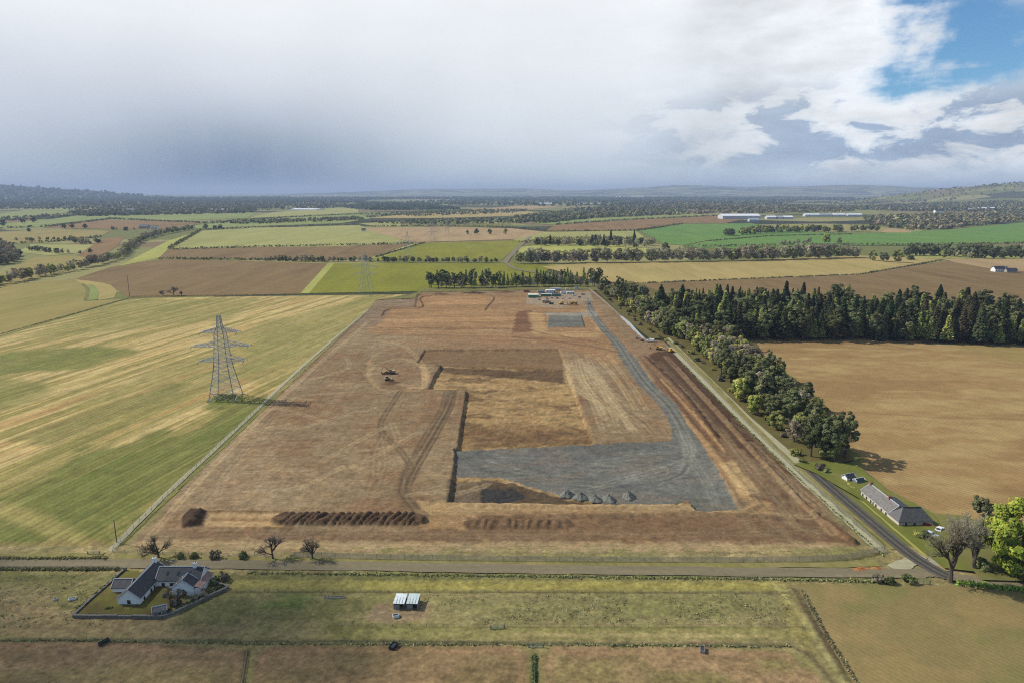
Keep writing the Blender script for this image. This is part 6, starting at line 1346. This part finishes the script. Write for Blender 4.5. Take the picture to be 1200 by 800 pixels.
heap(457, 449, 4.5, 1.6, EARTHM, 'brown spoil heap beside the machines on the stripped field', 6, .25, 'spoil_heap', ex=1.5); heap(453, 438, 3.0, 1.8, DEARTH, 'small dark spoil heap behind the brown one', 7, .25, 'spoil_heap'); heap(637, 345, 5, 2, DEARTH, 'dark earth heap beside the blue grey cabin', 8, .2, 'spoil_heap'); heap(668, 358, 5, 1.5, EARTHM, 'earth mound below the dump truck', 9, .2, 'spoil_heap', ex=2)
heap(515, 345, 6, 2.0, EARTHM, 'brown topsoil mound at the far edge of the site, left end', 10, .1, 'spoil_heap', ex=2.2); heap(555, 344, 6, 2.0, DEARTH, 'dark topsoil mound at the far edge of the site, middle', 11, .1, 'spoil_heap', ex=3.5); heap(592, 343, 6, 1.8, EARTHM, 'brown topsoil mound at the far edge of the site, nearest the cabins', 12, .1, 'spoil_heap', ex=3)
RED = plain('orange_earth', S(186, 122, 84), .95, var=.2)
heap(1008, 668, 2.0, .8, RED, 'orange earth heap on the verge, left of two', 13, .1, 'earth_heap', ex=1.9); heap(1028, 667, 1.7, .8, RED, 'orange earth heap on the verge, right of two', 14, .1, 'earth_heap', ex=1.4)

# ------------------------------------------------------------------ small things in the foreground
def shelter(px, py, roof, label):
    x, y = G(px, py); root = empty('field_shelter', (x, y, .14), R(-3)); tag(root, label, 'shelter', 'field shelters'); w = MB()
    w.box(-1.5, -1.42, -2.2, 2.2, 0, 1.9).box(1.42, 1.5, -2.2, 2.2, 0, 1.9).box(-1.42, 1.42, 2.12, 2.2, 0, 2.05); w.build('wall', plain('shelter_board', (.20, .20, .19), .8), root); MB().box(-1.41, .2, -2.2, -2.12, 0, 1.6).build('front_board', plain('shelter_board', (.2, .2, .19), .8), root)
    MB().add([(-1.6, -2.35, 1.9), (1.6, -2.35, 1.9), (1.6, 2.35, 2.15), (-1.6, 2.35, 2.15), (-1.6, -2.35, 2.0), (1.6, -2.35, 2.0), (1.6, 2.35, 2.25), (-1.6, 2.35, 2.25)], [(3, 2, 1, 0), (4, 5, 6, 7), (0, 1, 5, 4), (1, 2, 6, 5), (2, 3, 7, 6), (3, 0, 4, 7)]).build('roof', roof, root)
    for q in (-.8, 0, .8): MB().box(q-.04, q+.04, -2.3, 2.3, 2.13, 2.19).build('roof_batten', plain('batten', (.4, .44, .45), .6), root)
shelter(469.4, 709, plain('pale_sheet', (.60, .64, .64), .5, var=.15, scale=1.2), 'pale roofed field shelter, left of the joined pair in the pasture'); shelter(484.6, 709, plain('green_grey_sheet', (.44, .52, .50), .5, var=.12, scale=1.2), 'greenish roofed field shelter, right of the joined pair in the pasture')
def trough(px, py, rz, label, col, l=2.2, w=.9, h=.7):
    root = empty('water_trough', G(px, py)+(.16,), R(rz)); tag(root, label, 'trough'); MB().box(-l/2, l/2, -w/2, -w/2+.07, 0, h).box(-l/2, l/2, w/2-.07, w/2, 0, h).box(-l/2, -l/2+.07, -w/2+.07, w/2-.07, 0, h).box(l/2-.07, l/2, -w/2+.07, w/2-.07, 0, h).box(-l/2+.07, l/2-.07, -w/2+.07, w/2-.07, 0, .1).build('basin', col, root); MB().box(-l/2+.07, l/2-.07, -w/2+.07, w/2-.07, h*.72, h*.74).build('water', plain('trough_water', (.03, .04, .045), .08), root)
trough(464, 723, 20, 'white feed trough on the bare earth below the shelters', WHITEC, 1.7, 1.1, .8); trough(461, 759, 70, 'dark trough on a trodden patch in the middle paddock', BLACKM, 2.4, 1.4, 1.0); trough(823, 763, 75, 'brown and white trough on a trodden patch in the right paddock', plain('weathered_tub', (.34, .28, .24), .8), 2.4, 1.2, .9)
trough(392, 701, 2, 'long pale timber feeder lying in the pasture', plain('pale_timber', (.42, .36, .26), .9), 6.2, .7, .5); trough(85, 703, 30, 'white bath trough in the grass left of the farmhouse', WHITEC, 1.9, .9, .7); trough(122, 754, 60, 'dark trough against the paddock fence at left', BLACKM, 2.6, .8, .9); trough(65, 703, 10, 'small pale tub left of the white bath trough', plain('pale_tub', (.5, .48, .44), .7), 1.0, .8, .5)
def gate(px, py, rz, label):
    root = empty('field_gate', G(px, py)+(0,), R(rz)); tag(root, label, 'gate'); m = plain('gate_green', (.10, .20, .17), .6)
    for z in (.3, .55, .8, 1.05, 1.3): MB().bar((-1.7, 0, z), (1.7, 0, z), .035, .035, 5).build('gate_bar', m, root)
    for q in (-1.7, 0, 1.7): MB().bar((q, 0, .25), (q, 0, 1.33), .045, .045, 5).build('gate_upright', m, root)
    for q in (-1.9, 1.9): MB().bar((q, 0, 0), (q, 0, 1.5), .12, .11, 6).build('gate_post', WOOD, root)
gate(583, 737, 4, 'green metal gate on the grass track'); gate(628, 759, 0, 'gate at the head of the paddock dividing fence'); gate(110, 650, 2, 'field gate of the striped field by the road'); gate(1082, 684, -6, 'gate of the bare sown field opposite the lane')
def pole(px, py, h, label, col, arm=True, r=.14):
    root = empty('utility_pole', G(px, py)+(0,)); tag(root, label, 'pole'); MB().bar((0, 0, 0), (0, 0, h), r, r*.7, 7).build('shaft', col, root)
    if arm:
        MB().box(-.9, .9, -.06, .06, h-.55, h-.40).build('cross_arm', col, root)
        for q in (-.8, 0, .8): MB().bar((q, 0, h-.4), (q, 0, h-.12), .07, .04, 6).build('insulator', GLASS_INS, root)
pole(137, 636, 8.5, 'dark wooden pole at the lower corner of the striped field', plain('tarred_pole', (.10, .085, .07), .9), False, .17); pole(977, 541, 13, 'pale telegraph pole in front of the last pines of the belt', plain('pale_pole', (.40, .38, .35), .8), False, .17); pole(963, 536, 9, 'short pale pole left of the telegraph pole', plain('pale_pole', (.40, .38, .35), .8), False, .13); pole(152, 348, 24, 'thin tall pole on the edge of the ploughed field', plain('tarred_pole', (.10, .085, .07), .9), True, .3)
x, y = G(137, 636); MB().box(-.45, .45, -.5, -.14, 6.0, 7.6)
for px, py, r, lb in ((1062, 612, 1.1, 'pale boulder on the cottage lawn'),): heap(px+4, py+14, r, .7, plain('pale_boulder', (.5, .48, .42), .9), lb, 30, .15, 'boulder', 'boulder')
# hedge along the lane side of the cottage
def hedge(pts, w, h, label, col, seed, dens=26, leaf=.28, name='hedge'):
    P = GP(pts); rng = np.random.default_rng(seed); C = []
    for a, b in zip(P[:-1], P[1:]):
        d = b-a; l = np.hypot(*d); n = int(l*dens); t = rng.uniform(0, 1, n); nn = np.array([-d[1], d[0]])/l; o = rng.normal(0, w*.35, n)
        hh = h*(.75+.5*vn(t*l/3, np.zeros(n), seed)); C.append(np.stack([a[0]+d[0]*t+nn[0]*o, a[1]+d[1]*t+nn[1]*o, rng.uniform(.05, 1, n)**.7*hh], 1))
    C = np.concatenate(C); V, F, CC = leaves(rng, C, rng.uniform(.6, 1.2, len(C))*leaf, varied(rng, len(C), col, .35)); return tag(link(name, mesh_np(name, V, F, [LEAF_FAR], CC)), label, 'hedge')
hedge([(985, 562), (1020, 590), (1048, 612)], .7, .9, 'low yellow flowering hedge along the cottage lawn', (.30, .26, .07), 71, 20, .22); hedge([(-40, 655), (60, 655.5), (125, 655)], .9, .9, 'low hedge between the road and the striped field', (.12, .11, .05), 72)
hedge([(-40, 668), (60, 668), (140, 668)], 1.0, .8, 'rough hedge on the near side of the road, left of the farmhouse', (.10, .095, .045), 73); hedge([(290, 672), (480, 674), (700, 677), (900, 679), (1050, 682)], 1.0, .5, 'low ragged hedge along the near side of the road', (.12, .12, .05), 74, 14); hedge([(1120, 684), (1200, 692), (1320, 700)], 1.6, 1.1, 'fresh green verge hedge under the big trees', (.12, .17, .03), 75)
hedge([(-30, 751), (120, 751), (300, 755), (600, 756), (925, 758)], .6, .5, 'line of long grass under the paddock fence', (.13, .125, .06), 76, 7); hedge([(626, 768), (626, 820)], .7, .8, 'strip of dark gorse dividing the paddocks', (.07, .09, .03), 77); hedge([(940, 692), (966, 740), (1004, 800)], .7, .5, 'ragged grass along the edge of the sown field', (.11, .095, .05), 78, 14)
hedge([(1035, 652), (985, 606), (930, 556), (860, 488), (800, 426)], .8, .6, 'weeds along the verge beside the lane', (.11, .13, .05), 80, 7); hedge([(92, 716), (118, 694), (146, 670)], .7, 1.2, 'dark hedge inside the left garden wall of the farmhouse', (.06, .07, .03), 81, 30); hedge([(205, 718), (232, 705), (262, 689)], .9, 1.2, 'dark hedge inside the right garden wall of the farmhouse', (.05, .06, .03), 82, 30)
hedge([(-60, 395), (0, 392), (90, 367), (150, 350)], 1.2, .7, 'faint grassy bank between the striped and olive fields', (.14, .13, .06), 83, 5, .4); hedge([(150, 348), (352, 345), (490, 342)], 1.2, .7, 'grassy boundary behind the striped field', (.10, .11, .04), 84, 5, .4)

# field hedges in the middle distance
for k, (pts, h, lb) in enumerate((
  ([(186, 304), (300, 305), (386, 308)], 3, 'thin hedge between the ploughed field and the strip behind it'), ([(196, 293), (300, 290), (484, 286)], 3, 'hedge between the brown strip and the wide pale field'),
  ([(198, 292), (236, 270), (300, 267), (420, 264)], 4, 'hedge along the upper edge of the wide pale field'), ([(424, 266), (520, 265), (600, 267), (640, 271)], 4, 'hedge above the pinkish field'),
  ([(420, 262), (520, 257), (620, 257)], 5, 'dark hedge line above the thin pale strip'), ([(430, 255), (520, 249), (640, 248)], 6, 'hedge line along the far tan strip'),
  ([(0, 268), (60, 266), (130, 257), (240, 262)], 5, 'hedge around the dark brown field by the farmstead'), ([(0, 287), (60, 284), (118, 278)], 4, 'hedge under the olive pasture at left'),
  ([(240, 262), (340, 255), (430, 251)], 5, 'hedge under the polytunnel field'), ([(650, 264), (740, 258), (850, 253)], 5, 'hedge above the red brown strip'),
  ([(640, 272), (745, 271), (800, 263)], 4, 'hedge under the red brown strip'), ([(830, 283), (905, 277), (1000, 275)], 2, 'low hedge between the two wheat fields'),
  ([(800, 290), (960, 288), (1060, 288), (1200, 286)], 4, 'hedge under the wheat fields'), ([(742, 333), (860, 328), (1010, 322), (1104, 305)], 1, 'grassy edge between the tan and ploughed fields'),
  ([(606, 300), (700, 301), (790, 299)], 4, 'bushy hedge under the yellow field'), ([(440, 302), (498, 285)], 2, 'thin hedge beside the upper green field'),
  ([(150, 249), (300, 247), (420, 243)], 7, 'dark tree line above the light green fields'), ([(-40, 262), (60, 256), (100, 251)], 6, 'tree line at the far left field edge'))):
    P0 = GP(pts); far = np.hypot(*P0.mean(0))/1000.0
    hedge(pts, 1.5+1.5*far, h*1.2, lb, (.075, .075, .036), 500+k, .9/max(far, .9)*1.6, .55+.75*far)
# tussocks and rushes in the rough pasture
def tussocks():
    rng = np.random.default_rng(91); n = 1500; C = []; K = []
    for i in range(n):
        px = rng.uniform(300, 925) if i % 4 else rng.uniform(-20, 130); py = rng.uniform(697, 731) if i % 4 else rng.uniform(674, 735)
        x, y = G(px, py); 
        if vn(np.array([x/9.0]), np.array([y/9.0]), 5)[0] < .45: continue
        m = 7; r = rng.uniform(.2, .5); C.append(np.stack([x+rng.normal(0, r, m), y+rng.normal(0, r, m), rng.uniform(.05, .45, m)], 1)); K.append(varied(rng, m, (.105, .10, .05) if rng.random() < .6 else (.17, .14, .08), .3))
    C = np.concatenate(C); K = np.concatenate(K); V, F, CC = leaves(rng, C, rng.uniform(.08, .2, len(C)), K); tag(link('rushes', mesh_np('rushes', V, F, [LEAF_FAR], CC)), 'scattered rush tussocks over the rough pasture', 'rushes', kind='stuff')
tussocks()

# ------------------------------------------------------------------ far buildings
def far_block(px, py, w, d, h, wall, roof, label, ridge=None, cat='building', name='building', rz=0.0, group=None, nwin=0):
    x, y = G(px, py); root = empty(name, (x, y, float(terr(x, y))), R(rz)); tag(root, label, cat, group)
    gable_block(root, -w/2, w/2, 0, d, h, h+(ridge or d*.18), 'x', wall, roof, .4, roof)
    for k in range(nwin): xx = -w/2+w*(k+.5)/nwin; opening(root, 'window', xx-.7, xx+.7, 0, h*.3, h*.65, 'x', -1)
WROOF = plain('white_roof_sheet', (.72, .73, .74), .5, var=.04, scale=.1); GROOF = plain('grey_roof_sheet', (.34, .36, .39), .6, var=.05, scale=.1); WWALL = plain('pale_cladding', (.5, .51, .52), .7, var=.05, scale=.1)
far_block(869, 257, 170, 60, 14, WWALL, WROOF, 'large white roofed warehouse beyond the wheat fields', 8, 'warehouse', 'warehouse', 4); far_block(851, 257, 26, 30, 12, GROOF, GROOF, 'small grey shed left of the large white warehouse', 5, 'shed', 'shed'); far_block(884, 260, 40, 22, 8, WWALL, GROOF, 'grey roofed shed in front of the large white warehouse', 5, 'shed', 'shed')
for k, (px, w, rf, lb) in enumerate(((905, 46, WROOF, 'white shed right of the large warehouse'), (914, 30, GROOF, 'grey shed between the white sheds'), (924, 40, WROOF, 'low white shed, third right of the large warehouse'), (952, 70, WROOF, 'long white shed at the left of the far row'), (968, 60, GROOF, 'grey shed in the middle of the far row'), (984, 60, WROOF, 'white shed second from the right in the far row'), (1002, 70, WROOF, 'white shed at the right end of the far row'))): far_block(px, 254 if k > 2 else 257, w, 30, 9, WWALL, rf, lb, 5, 'shed', 'shed')
far_block(1101, 252, 46, 18, 20, WHITE, SLATE, 'white mansion among the far trees at right', 6, 'mansion', 'mansion', nwin=6); far_block(1094, 254, 16, 10, 8, WHITE, SLATE, 'white wing left of the mansion', 4, 'house', 'house', nwin=3); far_block(1165, 246, 190, 50, 10, WWALL, WROOF, 'long white roofed shed in the woods at the right edge', 5, 'shed', 'shed'); far_block(1140, 247, 50, 30, 9, WWALL, GROOF, 'grey shed left of the long white shed', 5, 'shed', 'shed')
far_block(1172, 319, 16, 9, 4.5, WHITE, SLATE, 'white house beside the bare ground at right', 3.5, 'house', 'house', 6, nwin=4); far_block(1186, 320, 14, 8, 3.5, plain('grey_wall', (.3, .29, .27), .8), SLATE, 'low grey outbuilding right of the white house', 3, 'outbuilding', 'outbuilding', -8, nwin=2); far_block(1178, 318, 8, 7, 4, WHITE, SLATE_L, 'small annexe between the white house and the outbuilding', 3, 'annexe', 'annexe', nwin=1)
far_block(152, 249, 36, 22, 16, WHITE, SLATE, 'white farmhouse in the far left woods', 8, 'house', 'house', nwin=4); far_block(262, 247.5, 210, 60, 8, WWALL, WROOF, 'long pale glasshouse in the far left woods', 5, 'glasshouse', 'glasshouse', 10); far_block(355, 246.5, 180, 160, 5, plain('polythene', (.78, .79, .80), .4, var=.03, scale=.05), plain('polythene', (.78, .79, .80), .4), 'white polytunnels on the far pale field', 4, 'polytunnel', 'polytunnel', -6)
far_block(168, 268, 30, 14, 7, plain('farm_stone', (.3, .27, .24), .9), SLATE, 'grey stone barn at the distant farmstead', 6, 'barn', 'barn', nwin=2); far_block(180, 269, 22, 12, 7, WHITE, SLATE, 'pale farmhouse at the distant farmstead', 5, 'house', 'house', nwin=3); far_block(426, 271.5, 12, 9, 5, WHITE, SLATE, 'tiny white cottage alone in the pale fields', 4, 'house', 'house', nwin=2)
far_block(640, 240, 130, 60, 10, WWALL, WROOF, 'pale sheds at the edge of the far middle forest', 6, 'shed', 'shed'); far_block(693, 240, 200, 60, 10, plain('buff_wall', (.5, .44, .36), .8), plain('buff_roof', (.55, .48, .40), .7), 'buff buildings under the far middle forest', 6, 'building', 'building'); far_block(739, 231.8, 620, 200, 16, WWALL, WROOF, 'very distant pale industrial roofs under the skyline', 8, 'factory', 'factory')
for k in range(14):
    rq = random.Random(400+k); px = 1010+k*13+rq.uniform(-4, 4); py = rq.uniform(233.5, 236.5)
    far_block(px, py, rq.uniform(16, 40), 14, 8, WHITE, (SLATE, GROOF, WROOF)[k % 3], 'tiny pale house of the village below the right hill', 6, 'house', 'house', rq.uniform(-30, 30), 'village houses below the right hill')
# ------------------------------------------------------------------ passing cloud that shades the near left ground (out of the picture, above and to the left)
def cloud():
    m, t, p = mat_base('cloud_vapour'); ge = t.new('ShaderNodeNewGeometry'); n = t.noise(ge.outputs['Position'], .012, 6, .6)
    tl = t.new('ShaderNodeBsdfTranslucent'); tl.inputs[0].default_value = (.9, .9, .92, 1); tr = t.new('ShaderNodeBsdfTransparent'); mx = t.new('ShaderNodeMixShader')
    t.lk(t.math('MULTIPLY', t.smooth(n, .36, .60), .19), mx.inputs[0]); t.lk(tr.outputs[0], mx.inputs[1]); t.lk(tl.outputs[0], mx.inputs[2]); t.lk(mx.outputs[0], t.n['Material Output'].inputs[0]); t.n.remove(p)
    bm = bmesh.new(); rq = random.Random(4)
    target = Vector((-150, 168, 0)); c0 = target+sdir*(900/sdir.z)
    for i in range(26):
        q = bmesh.ops.create_icosphere(bm, subdivisions=3, radius=1.0)['verts']; a = rq.uniform(0, 6.28); rr = math.sqrt(rq.random())
        off = Vector((math.cos(a)*rr*95, math.sin(a)*rr*34, rq.uniform(-6, 16))); s = Vector((rq.uniform(28, 50), rq.uniform(14, 24), rq.uniform(9, 18)))
        for v in q: v.co = Vector((v.co.x*s.x, v.co.y*s.y, v.co.z*s.z))+off
    me = bpy.data.meshes.new('cloud'); bm.to_mesh(me); bm.free(); me.materials.append(m)
    for pl in me.polygons: pl.use_smooth = True
    o = link('cloud', me); o.location = c0; tag(o, 'thin passing cloud overhead to the left', 'cloud', kind='stuff')
cloud()
# ------------------------------------------------------------------ air
def haze():
    m = bpy.data.materials.new('moist_air'); m.use_nodes = True; t = NT(m.node_tree); t.n.clear(); out = t.new('ShaderNodeOutputMaterial')
    pv = t.new('ShaderNodeVolumePrincipled'); pv.inputs['Color'].default_value = (.56, .69, .92, 1); pv.inputs['Density'].default_value = HAZE_D; pv.inputs['Anisotropy'].default_value = 0.0
    t.lk(pv.outputs[0], out.inputs['Volume'])
    o = MB().box(-43000, 43000, -9500, 47000, -40, 440).build('haze', m); tag(o, 'thin bluish air over the whole valley', 'haze', kind='stuff')
HAZE_D = 5.5e-5
haze()
